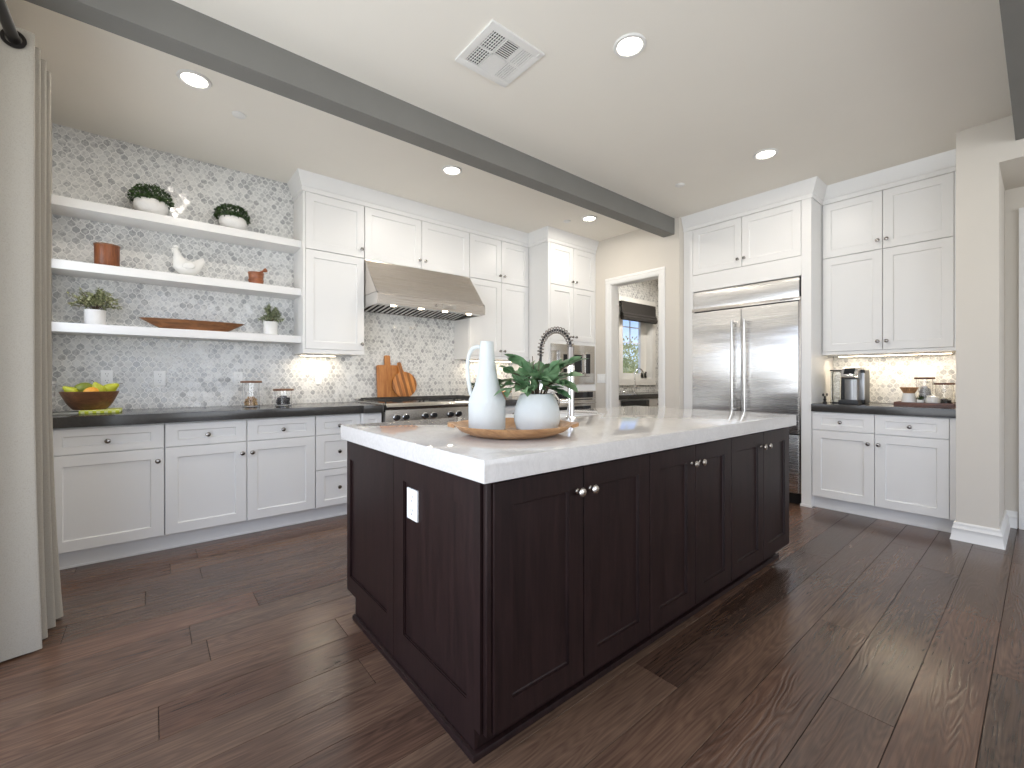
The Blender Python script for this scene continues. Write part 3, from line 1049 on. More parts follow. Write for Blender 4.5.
MB().box(3.785, 4.115, y + 0.003, y + 0.02, 1.215, 1.43).build('window', M_BLKGLASS, d)
MB().tube([(4.142, y, 1.20), (4.142, y - 0.028, 1.215), (4.142, y - 0.028, 1.42), (4.142, y, 1.435)], 0.007).build('handle', M_STEEL, d)
b = MB().box(4.173, 4.288, y, y + 0.03, 1.168, 1.468, 0.002)
p_ = b.build('control_panel', M_STEEL, m_)
MB().box(4.192, 4.268, y - 0.002, y + 0.01, 1.20, 1.445).build('keypad', M_BLKGLASS, p_)
# wall oven
m_ = thing('wall_oven', 'stainless wall oven with dark control glass below the microwave', 'oven', (3.99, 3.96, 0.3))
MB().box(3.602, 4.372, TF + 0.02, 4.2, 0.302, 0.984).build('body', M_BLACK, m_)
y = TF - 0.02
p_ = MB().box(3.600, 4.386, y, TF + 0.019, 0.885, 0.983, 0.003).build('control_panel', M_STEEL, m_)
MB().box(3.66, 4.33, y - 0.003, y + 0.008, 0.90, 0.972).build('control_glass', M_BLKGLASS, p_)
d = MB().box(3.600, 4.386, y, TF + 0.019, 0.304, 0.875, 0.003).build('door', M_STEEL, m_)
MB().box(3.70, 4.29, y - 0.003, y + 0.008, 0.42, 0.80).build('window', M_BLKGLASS, d)
MB().tube([(3.66, y, 0.835), (3.66, y - 0.045, 0.84), (4.33, y - 0.045, 0.84), (4.33, y, 0.835)], 0.011).build('handle', M_STEEL, d)

# under-cabinet lights (fixtures and their light)
def ucl(label, x0, x1, y0, y1, z, power, rz):
    t = thing('under_cabinet_light', label, 'light', ((x0 + x1) / 2, (y0 + y1) / 2, z - 0.016), 'under-cabinet light bars')
    MB().box(x0, x1, y0, y1, z - 0.012, z - 0.0005, 0.002).build('housing', M_TRIM, t)
    MB().box(x0 + 0.01, x1 - 0.01, y0 + 0.008, y1 - 0.008, z - 0.015, z - 0.012).build('lens', M_STRIP, t)
    area('under_cabinet_glow', ((x0 + x1) / 2, (y0 + y1) / 2, z - 0.022), (0, 0, 0), x1 - x0 - 0.02, y1 - y0 - 0.02, power, WARM)


ucl('slim light bar under the wall cabinet beside the open shelves', 1.02, 1.33, 4.17, 4.22, 1.358, 1.35, 0)
ucl('slim light bar under the wall cabinet right of the hood', 2.80, 3.45, 4.17, 4.22, 1.358, 1.35, 0)
ucl('long light bar under the wall cabinets over the coffee maker', 4.93, 4.98, 0.46, 1.22, 1.355, 2.4, 0)


# ------------------------------------------------------------------ open shelves
G_SH = 'white open shelves'
for z, lab in ((2.323, 'topmost white floating shelf, holding two boxwood bowls'), (1.912, 'middle white floating shelf, holding the ceramic hen'), (1.505, 'lowest white floating shelf, holding the long wooden tray')):
    tag(MB().box(XL + 0.001, 0.9955, 4.05, W - 0.001, z - 0.060, z, 0.0025).build('floating_shelf', M_CAB), lab, 'shelf', G_SH)


# ------------------------------------------------------------------ range hood
h = thing('range_hood', 'wide sloped stainless range hood on the mosaic wall', 'hood', (2.11, 4.0, 1.79))
HX0, HX1 = 1.528, 2.688
b = MB()
b.prism([(UF + 0.004, 2.240), (UF - 0.012, 2.240), (UF - 0.014, 2.228), (3.708, 1.890), (3.700, 1.884), (3.700, 1.800), (3.712, 1.800), (3.712, 1.905), (W - 0.012, 1.905), (W - 0.001, 1.80), (W - 0.001, 2.240)], 'x', HX0, HX1)
sh = b.build('shell', M_HOOD, h)
b = MB()
b.box(HX0, HX0 + 0.012, 3.712, W - 0.001, 1.800, 1.908); b.box(HX1 - 0.012, HX1, 3.712, W - 0.001, 1.800, 1.908)
b.box(HX0 + 0.012, HX1 - 0.012, 3.712, 3.80, 1.802, 1.812)
b.box(HX0 + 0.012, HX1 - 0.012, W - 0.05, W - 0.001, 1.800, 1.812)
b.build('underside_frame', M_STEEL, h)
b = MB()
n = 21
for i in range(n):
    x = HX0 + 0.03 + (HX1 - HX0 - 0.06) * (i + 0.5) / n
    b.prism([(3.815, 1.857), (4.255, 1.802), (4.255, 1.806), (3.815, 1.8605)], 'x', x - 0.013, x + 0.013)
b.build('baffle_filters', M_STEEL, h)
MB().prism([(3.815, 1.863), (4.255, 1.812), (4.255, 1.90), (3.815, 1.90)], 'x', HX0 + 0.013, HX1 - 0.013).build('filter_cavity', M_VOID, h)
for x in (1.70, 1.98, 2.24, 2.52):
    MB().lathe([(0.0, 0), (0.026, 0), (0.026, 0.006), (0, 0.006)], (x, 3.757, 1.797), 20).build('lamp', M_HALO, h)
for x in (1.70, 1.98, 2.24, 2.52):
    area('hood_glow', (x, 3.757, 1.79), (0, 0, 0), 0.05, 0.05, 0.7, WARM, 'DISK')
b = MB(); b.cyl((2.115, 3.700, 1.842), (2.115, 3.680, 1.842), 0.013, 0.012); b.box(2.18, 2.33, 3.696, 3.701, 1.822, 1.864, 0.001)
b.build('control_knob', M_STEEL, h)

# ------------------------------------------------------------------ range
r_ = thing('range', 'wide stainless gas range with black knobs under the hood', 'stove', (2.11, 3.93, 0))
RX0, RX1 = 1.545, 2.678
b = MB()
b.box(RX0, RX1, 3.62, W - 0.03, 0.12, 0.905)
b.box(RX0, RX1, 3.60, W - 0.02, 0.905, 0.925, 0.003)
b.box(RX0, RX1, W - 0.085, W - 0.002, 0.925, 0.942, 0.003)
b.build('body', M_STEEL, r_)
b = MB()
b.prism([(3.55, 0.905), (3.545, 0.895), (3.548, 0.878), (3.565, 0.868), (3.62, 0.868), (3.62, 0.924), (3.57, 0.924)], 'x', RX0, RX1)
b.build('bullnose', M_STEEL, r_)
cp = MB().prism([(3.572, 0.866), (3.565, 0.74), (3.62, 0.74), (3.62, 0.866)], 'x', RX0, RX1).build('control_panel', M_STEEL, r_)
for x in (1.645, 1.732, 1.92, 2.008, 2.185, 2.275, 2.46, 2.555):
    b = MB(); q = Vector((0, -1, 0.05)).to_track_quat('Z', 'Y').to_matrix()
    b.lathe([(0.030, 0), (0.030, 0.006), (0.024, 0.010)], (x, 3.570, 0.803), 24, q)
    k = b.build('bezel', M_CHROME, r_)
    b = MB(); b.lathe([(0.023, 0.006), (0.022, 0.03), (0.0205, 0.036), (0.0, 0.037)], (x, 3.570, 0.803), 24, q)
    b.box(x - 0.004, x + 0.004, 3.525, 3.535, 0.785, 0.824)
    b.build('knob', M_BLACK, k)
for x0, x1, z1 in ((RX0 + 0.02, 2.16, 0.70), (2.18, RX1 - 0.02, 0.70)):
    d = MB().box(x0, x1, 3.575, 3.62, 0.17, z1, 0.004).build('oven_door', M_STEEL, r_)
    MB().tube([(x0 + 0.05, 3.575, z1 - 0.05), (x0 + 0.05, 3.53, z1 - 0.05), (x1 - 0.05, 3.53, z1 - 0.05), (x1 - 0.05, 3.575, z1 - 0.05)], 0.012).build('handle', M_STEEL, d)
MB().box(RX0 + 0.02, RX1 - 0.02, 3.66, 4.2, 0.0, 0.12).build('plinth', M_BLACK, r_)
for i in range(3):
    x0 = RX0 + 0.02 + i * 0.368; x1 = x0 + 0.355
    b = MB()
    for y in (3.64, 3.78, 3.92, 4.06, 4.19):
        b.box(x0, x1, y - 0.007, y + 0.007, 0.940, 0.954)
    for x in (x0 + 0.007, (x0 + x1) / 2, x1 - 0.007):
        b.box(x - 0.007, x + 0.007, 3.64, 4.19, 0.940, 0.9535)
    for x in (x0 + 0.012, x1 - 0.012):
        for y in (3.645, 4.185):
            b.cyl((x, y, 0.924), (x, y, 0.945), 0.008)
    g = b.build('grate', M_IRON, r_)
    b = MB()
    for y in (3.76, 4.05):
        b.lathe([(0.045, 0.924), (0.045, 0.933), (0.03, 0.937), (0.0, 0.938)], ((x0 + x1) / 2, y, 0), 20)
    b.build('burner_caps', M_BLACK, g)


# cutting boards leaning on the mosaic behind the range
def board_outline(kind):
    if kind == 'rect':
        w, hh, hw, hl = 0.117, 0.335, 0.026, 0.10
        pts = []
        def arc(cx, cz, r, a0, a1, n=5):
            return [(cx + r * math.cos(R(a0 + (a1 - a0) * i / n)), cz + r * math.sin(R(a0 + (a1 - a0) * i / n))) for i in range(n + 1)]
        pts += arc(-w + 0.012, 0.012, 0.012, 180, 270) + arc(w - 0.012, 0.012, 0.012, 270, 360)
        pts += arc(w - 0.02, hh - 0.02, 0.02, 0, 90)
        pts += [(hw + 0.006, hh)] + arc(hw - 0.008, hh + hl - 0.012, 0.012, 0, 90) + arc(-hw + 0.008, hh + hl - 0.012, 0.012, 90, 180) + [(-hw - 0.006, hh)]
        pts += arc(-w + 0.02, hh - 0.02, 0.02, 90, 180)
        return pts
    rr, hw, hl = 0.134, 0.022, 0.105
    a = math.degrees(math.asin((hw + 0.006) / rr))
    pts = [(rr * math.cos(R(t)), rr + rr * math.sin(R(t))) for t in [90 + a + (360 - 2 * a) * i / 40 for i in range(41)]]
    top = 2 * rr + hl
    pts += [(hw, 2 * rr + 0.02), (hw - 0.002, top - 0.012), (hw * 0.5, top), (-hw * 0.5, top), (-hw + 0.002, top - 0.012), (-hw, 2 * rr + 0.02)]
    return pts


def board(kind, x, y, z, lean, roll, m, label):
    b = MB(); b.prism([(p[0], p[1]) for p in board_outline(kind)], 'y', -0.018, 0.0, 0.003)
    if kind == 'rect':
        pass
    o = b.build('cutting_board', m)
    # origin of the mesh back to its foot
    org = Vector(o['_org']); o.data.transform(Matrix.Translation(org))
    o.location = (x, y, z)
    o.rotation_euler = (R(lean), R(roll), 0)
    return tag(o, label, 'cutting board')


board('rect', 1.872, 4.262, 0.9425, -5.0, 0, M_BOARD, 'rectangular wooden cutting board leaning on the mosaic behind the range')
board('round', 2.066, 4.225, 0.9455, -6.0, -13, M_BOARD2, 'round striped wooden cutting board leaning in front of the rectangular one')


# ------------------------------------------------------------------ fridge and its surround
fr_ = F_right(FX)
s_ = thing('refrigerator_cabinet', 'white floor-to-ceiling cabinet surround framing the refrigerator', 'cabinet', (4.81, 1.9, 0))
MB().box(FX, XB - 0.001, 2.399, 2.502, 0, 2.738, 0.0015, 1).build('side_panel', M_CAB, s_)
MB().box(FX, XB - 0.001, 1.302, 1.379, 0, 2.738, 0.0015, 1).build('side_panel', M_CAB, s_)
MB().box(FX - 0.008, FX - 0.0005, 1.296, 1.385, 0, 0.022, 0.002).box(FX - 0.008, FX - 0.0005, 2.393, 2.503, 0, 0.022, 0.002).build('base_shoe', M_CAB, s_)
b = MB(); b.box(FX + 0.02, XB - 0.001, 1.380, 2.398, 2.066, 2.738); b.box(FX + 0.001, FX + 0.0198, 1.380, 2.398, 2.066, 2.24)
b.build('body', M_CAB, s_)
door(fr_, s_, 1.893, 2.397, 2.243, 2.735, M_CAB, (1.926, 2.321))
door(fr_, s_, 1.381, 1.891, 2.243, 2.735, M_CAB, (1.864, 2.321))

f_ = thing('refrigerator', 'large built-in stainless refrigerator with two tall doors', 'refrigerator', (4.8, 1.89, 0))
MB().box(FX + 0.035, XB - 0.01, 1.382, 2.396, 0.0, 2.060).build('body', M_BLACK, f_)
MB().box(FX + 0.006, FX + 0.034, 1.398, 2.396, 1.878, 2.056, 0.003).build('top_grille', M_FRIDGE, f_)
tr = MB().box(FX - 0.018, FX + 0.034, 1.384, 2.396, 1.846, 1.877, 0.003).build('trim_bar', M_NICKEL, f_)
# maker's mark on the bar, a dark raised strip of illegible letters
b = MB()
for i in range(10):
    y = 1.545 - i * 0.0112
    b.box(FX - 0.0195, FX - 0.0175, y - 0.0082, y, 1.8565, 1.8665 + (0.001 if i in (0, 4, 7) else 0))
b.build('badge', plain('badge grey', (0.12, 0.12, 0.12), 0.4, 0.6, var=0.05), tr)
for y0, y1, hy in ((1.895, 2.395, 1.962), (1.400, 1.890, 1.845)):
    d = MB().box(FX - 0.012, FX + 0.034, y0, y1, 0.640, 1.836, 0.004).build('door', M_FRIDGE, f_)
    b = MB()
    b.cyl((FX - 0.062, hy, 0.80), (FX - 0.062, hy, 1.712), 0.0135, n=20)
    for z in (0.83, 1.695):
        b.cyl((FX - 0.062, hy, z), (FX - 0.010, hy, z), 0.010)
    b.build('handle', M_STEEL, d)
d = MB().box(FX - 0.012, FX + 0.034, 1.400, 2.395, 0.105, 0.628, 0.004).build('drawer', M_FRIDGE, f_)
b = MB(); b.cyl((FX - 0.062, 1.47, 0.55), (FX - 0.062, 2.33, 0.55), 0.0135, n=20)
for y in (1.52, 2.28):
    b.cyl((FX - 0.062, y, 0.55), (FX - 0.010, y, 0.55), 0.010)
b.build('handle', M_STEEL, d)
MB().box(FX + 0.006, FX + 0.034, 1.383, 1.397, 0.105, 1.845).build('side_trim', M_NICKEL, f_)

# ------------------------------------------------------------------ coffee nook
cu = F_right(CUX)
cb = F_right(CBX)
c = thing('wall_cabinet', 'white four-door wall cabinet over the coffee counter', 'cabinet', (4.95, 0.85, 1.355), G_UP)
carcass(c, CUX + 0.02, XB - 0.013, 0.397, 1.300, 1.355, 2.738)
MB().box(CUX + 0.0005, CUX + 0.0195, 0.397, 1.300, 1.355, 1.382).build('bottom_rail', M_CAB, c)
MB().box(CUX + 0.0005, CUX + 0.0195, 0.397, 0.436, 1.382, 2.738).build('side_stile', M_CAB, c)
for u0, u1, k in ((0.867, 1.298, 0.897), (0.438, 0.865, 0.838)):
    door(cu, c, u0, u1, 2.240, 2.735, M_CAB, (k, 2.315))
    door(cu, c, u0, u1, 1.384, 2.237, M_CAB, (k, 1.457))
c = thing('base_cabinet', 'white base cabinet with two drawers and two doors under the coffee maker', 'cabinet', (4.82, 0.85, 0), G_BASE)
carcass(c, CBX + 0.02, XB - 0.013, 0.397, 1.300, 0.105, 0.852)
MB().box(CBX + 0.0005, CBX + 0.0195, 0.397, 0.434, 0.108, 0.850).build('side_stile', M_CAB, c)
for u0, u1, k1, k2 in ((0.867, 1.298, 1.092, 0.905), (0.436, 0.865, 0.652, 0.838)):
    door(cb, c, u0, u1, 0.693, 0.848, M_CAB, (k1, 0.768), 'drawer', rail=0.045)
    door(cb, c, u0, u1, 0.108, 0.690, M_CAB, (k2, 0.608))
tag(MB().box(4.482, XB - 0.013, 0.397, 1.3005, 0.853, 0.918, 0.003).build('countertop', M_DARKTOP), 'charcoal quartz countertop under the coffee maker', 'countertop')


# ------------------------------------------------------------------ island
IX0, IX1, IY0, IY1, IZ = 0.750, 3.142, 1.030, 2.168, 0.842
isl = thing('kitchen_island', 'long espresso-stained kitchen island with panelled end and six doors', 'island', (1.95, 1.6, 0))
b = MB()
b.box(IX0 + 0.020, IX1 - 0.004, IY0 + 0.024, 1.795, 0.10, IZ - 0.002)
b.box(IX0 + 0.020, 1.455, 1.795, IY1 - 0.02, 0.10, IZ - 0.002)
b.box(2.215, IX1 - 0.004, 1.795, IY1 - 0.02, 0.10, IZ - 0.002)
b.box(1.455, 2.215, 1.795, IY1 - 0.02, 0.10, 0.655)
b.box(IX0 + 0.020, IX1 - 0.07, 1.088, 2.075, 0.0, 0.10)
b.build('body', M_ESP, isl)
fi = F_back(IY0)
fe = F_right(IX0)
xs = [0.777, 1.177, 1.585, 1.958, 2.325, 2.737, 3.142]
kx = [1.143, 1.211, 1.921, 1.992, 2.700, 2.772]
for i in range(6):
    d = shaker(fi, xs[i], xs[i + 1], 0.086, 0.832, t=0.021, stile=0.073, rail=0.076, rec=0.011, gap=0.002).build('door', M_ESP, isl, angle=8)
    knob(fi, kx[i], 0.749, d, 1.05, M_NICKEL)
# face-frame post at the near corner
MB().box(IX0 + 0.008, IX0 + 0.026, IY0 + 0.006, IY0 + 0.024, 0.086, IZ - 0.003, 0.0015).build('corner_post', M_ESP, isl)
# end panels down to the floor, with the toe notch at the working side
shaker(fe, 1.055, 1.656, 0.0, IZ - 0.003, t=0.020, stile=0.082, rail=0.092, rec=0.011, gap=0.0005)
def end_panel(y0, y1, py0, py1, pz0, pz1, notch=None):
    b = MB(); bm = b.bm
    z1 = IZ - 0.003
    x = IX0
    # frame as four bars with the panel set back
    zb = 0.0
    if notch:
        b.box(x, x + 0.019, y0, py0, zb, z1)
    else:
        b.box(x, x + 0.019, y0, 1.087, 0.086, z1)
        b.box(x, x + 0.019, 1.087, py0, zb, z1)
    if notch:
        ny, nz = notch
        b.box(x, x + 0.019, py1, y1, nz, z1)
        b.box(x, x + 0.019, py0, ny, zb, pz0)
        b.box(x, x + 0.019, ny, py1, nz, pz0)
    else:
        b.box(x, x + 0.019, py1, y1, zb, z1)
        b.box(x, x + 0.019, py0, py1, zb, pz0)
    b.box(x, x + 0.019, py0, py1, pz1, z1)
    p = b.build('end_panel', M_ESP, isl)
    b2 = MB(); b2.box(x + 0.009, x + 0.0195, py0, py1, pz0, pz1)
    for (a0, a1, c0, c1) in ((py0, py0 + 0.004, pz0, pz1), (py1 - 0.004, py1, pz0, pz1)):
        b2.box(x + 0.004, x + 0.010, a0, a1, c0, c1)
    for (c0, c1) in ((pz0, pz0 + 0.004), (pz1 - 0.004, pz1)):
        b2.box(x + 0.004, x + 0.010, py0, py1, c0, c1)
    b2.build('inset_panel', M_ESP, p)


end_panel(1.058, 1.6555, 1.130, 1.568, 0.152, 0.747)
end_panel(1.6575, 2.195, 1.722, 2.156, 0.172, 0.745, notch=(2.080, 0.098))
# shoe moulding round the plinth
b = wrap_base([(IX0 - 0.0005, 2.08), (IX0 - 0.0005, 1.086), (3.092, 1.086)][::1], [(0.0, 0), (0.014, 0), (0.014, 0.012), (0.012, 0.020), (0.004, 0.023), (0, 0.023)])
b.build('shoe_moulding', M_ESP, isl)

# counter with the sink cut-out at the working side
CX0, CX1, CY0, CY1 = 0.722, 3.166, 0.998, 2.205
SX0, SX1, SY0 = 1.46, 2.21, 1.80
b = MB()
b.prism([(CX0, CY0), (CX1, CY0), (CX1, CY1), (SX1, CY1), (SX1, SY0), (SX0, SY0), (SX0, CY1), (CX0, CY1)], 'z', 0.843, 0.910, 0.0025)
tag(b.build('island_countertop', M_QUARTZ), 'thick white quartz countertop on the dark island', 'countertop')
b = MB()
x0, x1, y0, y1 = SX0 + 0.002, SX1 - 0.002, SY0 + 0.002, 2.225
b.box(x0, x1, y0, y0 + 0.02, 0.68, 0.895, 0.004); b.box(x0, x1, y1 - 0.025, y1, 0.66, 0.905, 0.006)
b.box(x0, x0 + 0.02, y0, y1, 0.68, 0.895, 0.004); b.box(x1 - 0.02, x1, y0, y1, 0.68, 0.895, 0.004)
b.box(x0, x1, y0, y1, 0.66, 0.69, 0.004)
sk = b.build('apron_sink', M_CERAM); tag(sk, 'white apron-front sink in the far side of the island', 'sink')
MB().lathe([(0.045, 0.6902), (0.045, 0.693), (0.02, 0.694), (0, 0.6925)], (1.835, 2.0, 0), 20).build('drain', M_CHROME, sk)

# spring faucet
fa = thing('kitchen_faucet', 'tall spring-coil faucet with pull-down spray on the island', 'faucet', (1.848, 1.715, 0.91))
fx, fy = 1.848, 1.715
b = MB(); b.lathe([(0.030, 0.910), (0.030, 0.918), (0.024, 0.924), (0.0, 0.924)], (fx, fy, 0), 24)
b.cyl((fx, fy, 0.92), (fx, fy, 1.19), 0.020, 0.020, 20); b.cyl((fx, fy, 1.19), (fx, fy, 1.215), 0.022, 0.022, 20)
b.build('base_post', M_CHROME, fa)
b = MB(); b.cyl((fx, fy, 1.215), (fx, fy, 1.32), 0.0195, 0.0195, 18)
b.build('upper_post', M_GUN, fa)
arc = []
cy = fy + 0.125; cz = 1.315
for i in range(25):
    a = PI - PI * i / 24
    arc.append(Vector((fx, cy + 0.125 * math.cos(a), cz + 0.112 * math.sin(a))))
path = [Vector((fx, fy, 1.30))] + arc + [Vector((fx, fy + 0.25, 1.28)), Vector((fx, fy + 0.25, 1.22))]
MB().tube(path, 0.0075, 10).build('hose', M_BLACK, fa)
# coil: helix along the path
def helix(path, r, wire, turns, n=12):
    L_ = [0]
    for a, q in zip(path, path[1:]):
        L_.append(L_[-1] + (q - a).length)
    tot = L_[-1]; out = []
    N_ = turns * n
    for k in range(N_ + 1):
        s = tot * k / N_; i = max(j for j in range(len(L_) - 1) if L_[j] <= s + 1e-9)
        t = (s - L_[i]) / max(1e-9, L_[i + 1] - L_[i])
        p = path[i].lerp(path[i + 1], t); d = (path[i + 1] - path[i]).normalized()
        u = Vector((1, 0, 0)); v = d.cross(u).normalized()
        ph = 2 * PI * k / n
        out.append(p + r * (math.cos(ph) * u + math.sin(ph) * v))
    return MB().tube(out, wire, 6)
helix(path[1:-1], 0.0185, 0.0034, 19).build('spring_coil', M_GUN, fa)
b = MB(); b.cyl((fx, fy + 0.25, 1.225), (fx, fy + 0.25, 1.19), 0.013, 0.017); b.cyl((fx, fy + 0.25, 1.19), (fx, fy + 0.25, 1.07), 0.017, 0.020)
b.build('spray_head', M_CHROME, fa)
b = MB(); b.cyl((fx, fy, 1.205), (fx, fy + 0.235, 1.205), 0.008, 0.008, 12); b.lathe([(0.024, 1.195), (0.024, 1.215), (0.018, 1.215), (0.018, 1.195), (0.024, 1.195)], (fx, fy + 0.25, 0), 20)
b.build('docking_arm', M_CHROME, fa)
b = MB(); b.cyl((fx, fy, 1.005), (fx - 0.05, fy + 0.04, 1.005), 0.017, 0.017, 16); b.cyl((fx - 0.045, fy + 0.036, 1.005), (fx - 0.075, fy + 0.055, 1.05), 0.006, 0.005, 10)
b.build('lever_handle', M_NICKEL, fa)
t = thing('soap_dispenser', 'small metal soap dispenser near the island sink, behind the pitcher', 'soap dispenser', (1.66, 1.75, 0.91))
b = MB(); b.lathe([(0.020, 0.910), (0.020, 0.955), (0.014, 0.962), (0.012, 0.985), (0.0, 0.986)], (1.66, 1.75, 0), 20); b.build('body', M_GUN, t)
MB().tube([(1.66, 1.75, 0.98), (1.665, 1.78, 0.992), (1.67, 1.815, 0.985)], 0.006).build('spout', M_GUN, t)

# tray, pitcher, planter
TCX, TCY = 1.150, 1.388
VX = Vector((0.7716, -0.6361, 0))    # along the image plane, left to right
VF = Vector((0.6361, 0.7716, 0))     # away from the viewer
ty = thing('wooden_tray', 'round shallow wooden tray with two small handles on the island', 'tray', (TCX, TCY, 0.91))
b = MB()
b.lathe([(0.0, 0.9102), (0.150, 0.9102), (0.175, 0.914), (0.215, 0.930), (0.243, 0.953), (0.246, 0.956), (0.242, 0.957), (0.205, 0.936), (0.165, 0.9225), (0.0, 0.9225)], (TCX, TCY, 0), 56)
b.build('dish', M_TRAY, ty)
for s in (-1, 1):
    d = VX * s
    b = MB()
    c0 = Vector((TCX, TCY, 0.950)) + d * 0.236
    sd = Vector((-d.y, d.x, 0))
    ring = []
    for lev in (-0.008, 0.006):
        pts = []
        for k, (o, w) in enumerate(((0, 0.052), (0.018, 0.040), (0.030, 0.022), (0.034, 0))):
            pts.append((o, w))
        L_ = [b.bm.verts.new(c0 + d * o + sd * w + Vector((0, 0, lev + o * 0.12))) for o, w in pts] + [b.bm.verts.new(c0 + d * o - sd * w + Vector((0, 0, lev + o * 0.12))) for o, w in pts[:-1][::-1]]
        ring.append(L_)
    fs = [b.bm.faces.new(ring[0]), b.bm.faces.new(ring[1])]
    nn = len(ring[0])
    for k in range(nn):
        fs.append(b.bm.faces.new((ring[0][k], ring[0][(k + 1) % nn], ring[1][(k + 1) % nn], ring[1][k])))
    bmesh.ops.recalc_face_normals(b.bm, faces=fs)
    b.build('handle', M_TRAY, ty)


def at_depth(x, d):
    """ground position seen at image column X at depth D"""
    return VF * d + VX * ((x - 512) / 438.0 * d)


pv = at_depth(487, 1.86)
pt = thing('pitcher', 'tall matte white pitcher with a thin looped handle on the tray', 'vase', (pv.x, pv.y, 0.923))
b = MB()
b.lathe([(0.0, 0.9228), (0.074, 0.9228), (0.078, 0.928), (0.0785, 1.046), (0.0775, 1.050), (0.063, 1.082), (0.052, 1.112), (0.0435, 1.150), (0.0375, 1.190), (0.033, 1.230), (0.030, 1.262), (0.0275, 1.296), (0.0255, 1.296), (0.026, 1.26), (0.030, 1.22), (0.036, 1.17), (0.0, 1.15)], (pv.x, pv.y, 0), 40)
b.build('body', M_MATTE, pt, angle=16)
hp = []
for o, z in ((0.025, 1.272), (0.045, 1.274), (0.064, 1.262), (0.077, 1.235), (0.082, 1.195), (0.080, 1.150), (0.075, 1.110), (0.070, 1.080), (0.064, 1.070)):
    hp.append(Vector((pv.x, pv.y, z)) - VX * o)
# smooth the handle path
def smooth_path(P, k=4):
    out = []
    for i in range(len(P) - 1):
        p0 = P[max(i - 1, 0)]; p1 = P[i]; p2 = P[i + 1]; p3 = P[min(i + 2, len(P) - 1)]
        for j in range(k):
            t = j / k
            out.append(0.5 * ((2 * p1) + (-p0 + p2) * t + (2 * p0 - 5 * p1 + 4 * p2 - p3) * t * t + (-p0 + 3 * p1 - 3 * p2 + p3) * t ** 3))
    out.append(P[-1])
    return out
MB().tube(smooth_path(hp), 0.0085, 12).build('handle', M_MATTE, pt)

pp = at_depth(537, 1.86)
pl = thing('potted_plant', 'round matte white pot of broad green leaves on the tray', 'plant', (pp.x, pp.y, 0.923))
b = MB()
b.lathe([(0.0, 0.9228), (0.078, 0.9228), (0.088, 0.930), (0.097, 0.962), (0.0985, 0.988), (0.094, 1.016), (0.083, 1.048), (0.071, 1.074), (0.0665, 1.076), (0.074, 1.05), (0.080, 1.03), (0.0, 1.025)], (pp.x, pp.y, 0), 20)
b.build('pot', M_MATTE, pl, angle=20)
b = MB(); st = MB()
rnd = random.Random(5)
base = Vector((pp.x, pp.y, 1.04))
tips = [(-0.165, 0.0, 1.115), (-0.12, -0.02, 1.165), (-0.095, 0.03, 1.215), (-0.055, -0.03, 1.15), (-0.03, 0.05, 1.185), (0.0, -0.05, 1.14), (0.03, 0.04, 1.18), (0.075, -0.02, 1.175), (0.12, 0.03, 1.19), (0.165, -0.01, 1.205), (0.15, 0.05, 1.15), (0.11, -0.05, 1.12), (0.05, -0.07, 1.10), (-0.06, -0.075, 1.095), (-0.12, -0.05, 1.10), (0.0, 0.09, 1.17), (0.09, -0.06, 1.085), (-0.15, 0.05, 1.13)]
for ti, (ox, of, z) in enumerate(tips):
    tip = Vector((pp.x, pp.y, z)) + VX * ox * 0.92 + VF * of
    mid = base.lerp(tip, 0.5) + Vector((0, 0, 0.035))
    pth = smooth_path([base + VX * ox * 0.15, mid, tip], 4)
    st.tube(pth, [0.0028] * (len(pth) - 1) + [0.0012], 5)
    for j in (3, 4, 5, 6, 7, 8):
        p = pth[j]; d = (pth[j] - pth[j - 1]).normalized()
        for sgn in (-1, 1):
            if j == 8 and sgn == 1:
                dd = d
            else:
                dd = (d * 0.75 + (d.cross(Vector((0, 0, 1))) * sgn) * rnd.uniform(0.5, 1.0) + Vector((0, 0, rnd.uniform(-0.35, 0.45)))).normalized()
            if rnd.random() < 0.42:
                continue
            b.leaf(p, dd, rnd.uniform(0.060, 0.088), rnd.uniform(0.038, 0.052), up=Vector((rnd.uniform(-.6, .6), rnd.uniform(-.6, .6), 1)).normalized(), cup=rnd.uniform(0.05, 0.3), seg=5)
for ox, z in ((-0.02, 1.235), (0.01, 1.225)):
    st.tube([base, Vector((pp.x, pp.y, z)) + VX * ox], [0.003, 0.0015], 5)
b.build('foliage', M_EUC, pl, angle=60)
st.build('stems', M_STEM, pl)


# outlet plates
def plate(name, label, cat, fr, u0, u1, v0, v1, sockets, group, th=0.006):
    t = thing(name, label, cat, tuple(fr((u0 + u1) / 2, v0, 0)), group)
    b = MB()
    a = fr(u0, v0, 0); q = fr(u1, v1, th)
    b.box(a.x, q.x, a.y, q.y, a.z, q.z, 0.0018)
    b.build('plate', M_PLATE, t)
    if sockets:
        bs = MB()
        for (u, v) in sockets:
            for du, dv, w, h_ in ((-0.008, 0.004, 0.0022, 0.009), (0.006, 0.004, 0.0022, 0.009), (-0.001, -0.012, 0.005, 0.005)):
                a = fr(u + du, v + dv - h_ / 2, th - 0.001); q = fr(u + du + w, v + dv + h_ / 2, th + 0.0006)
                bs.box(a.x, q.x, a.y, q.y, a.z, q.z)
        bs.build('socket_slots', M_SLOT, t)
    return t


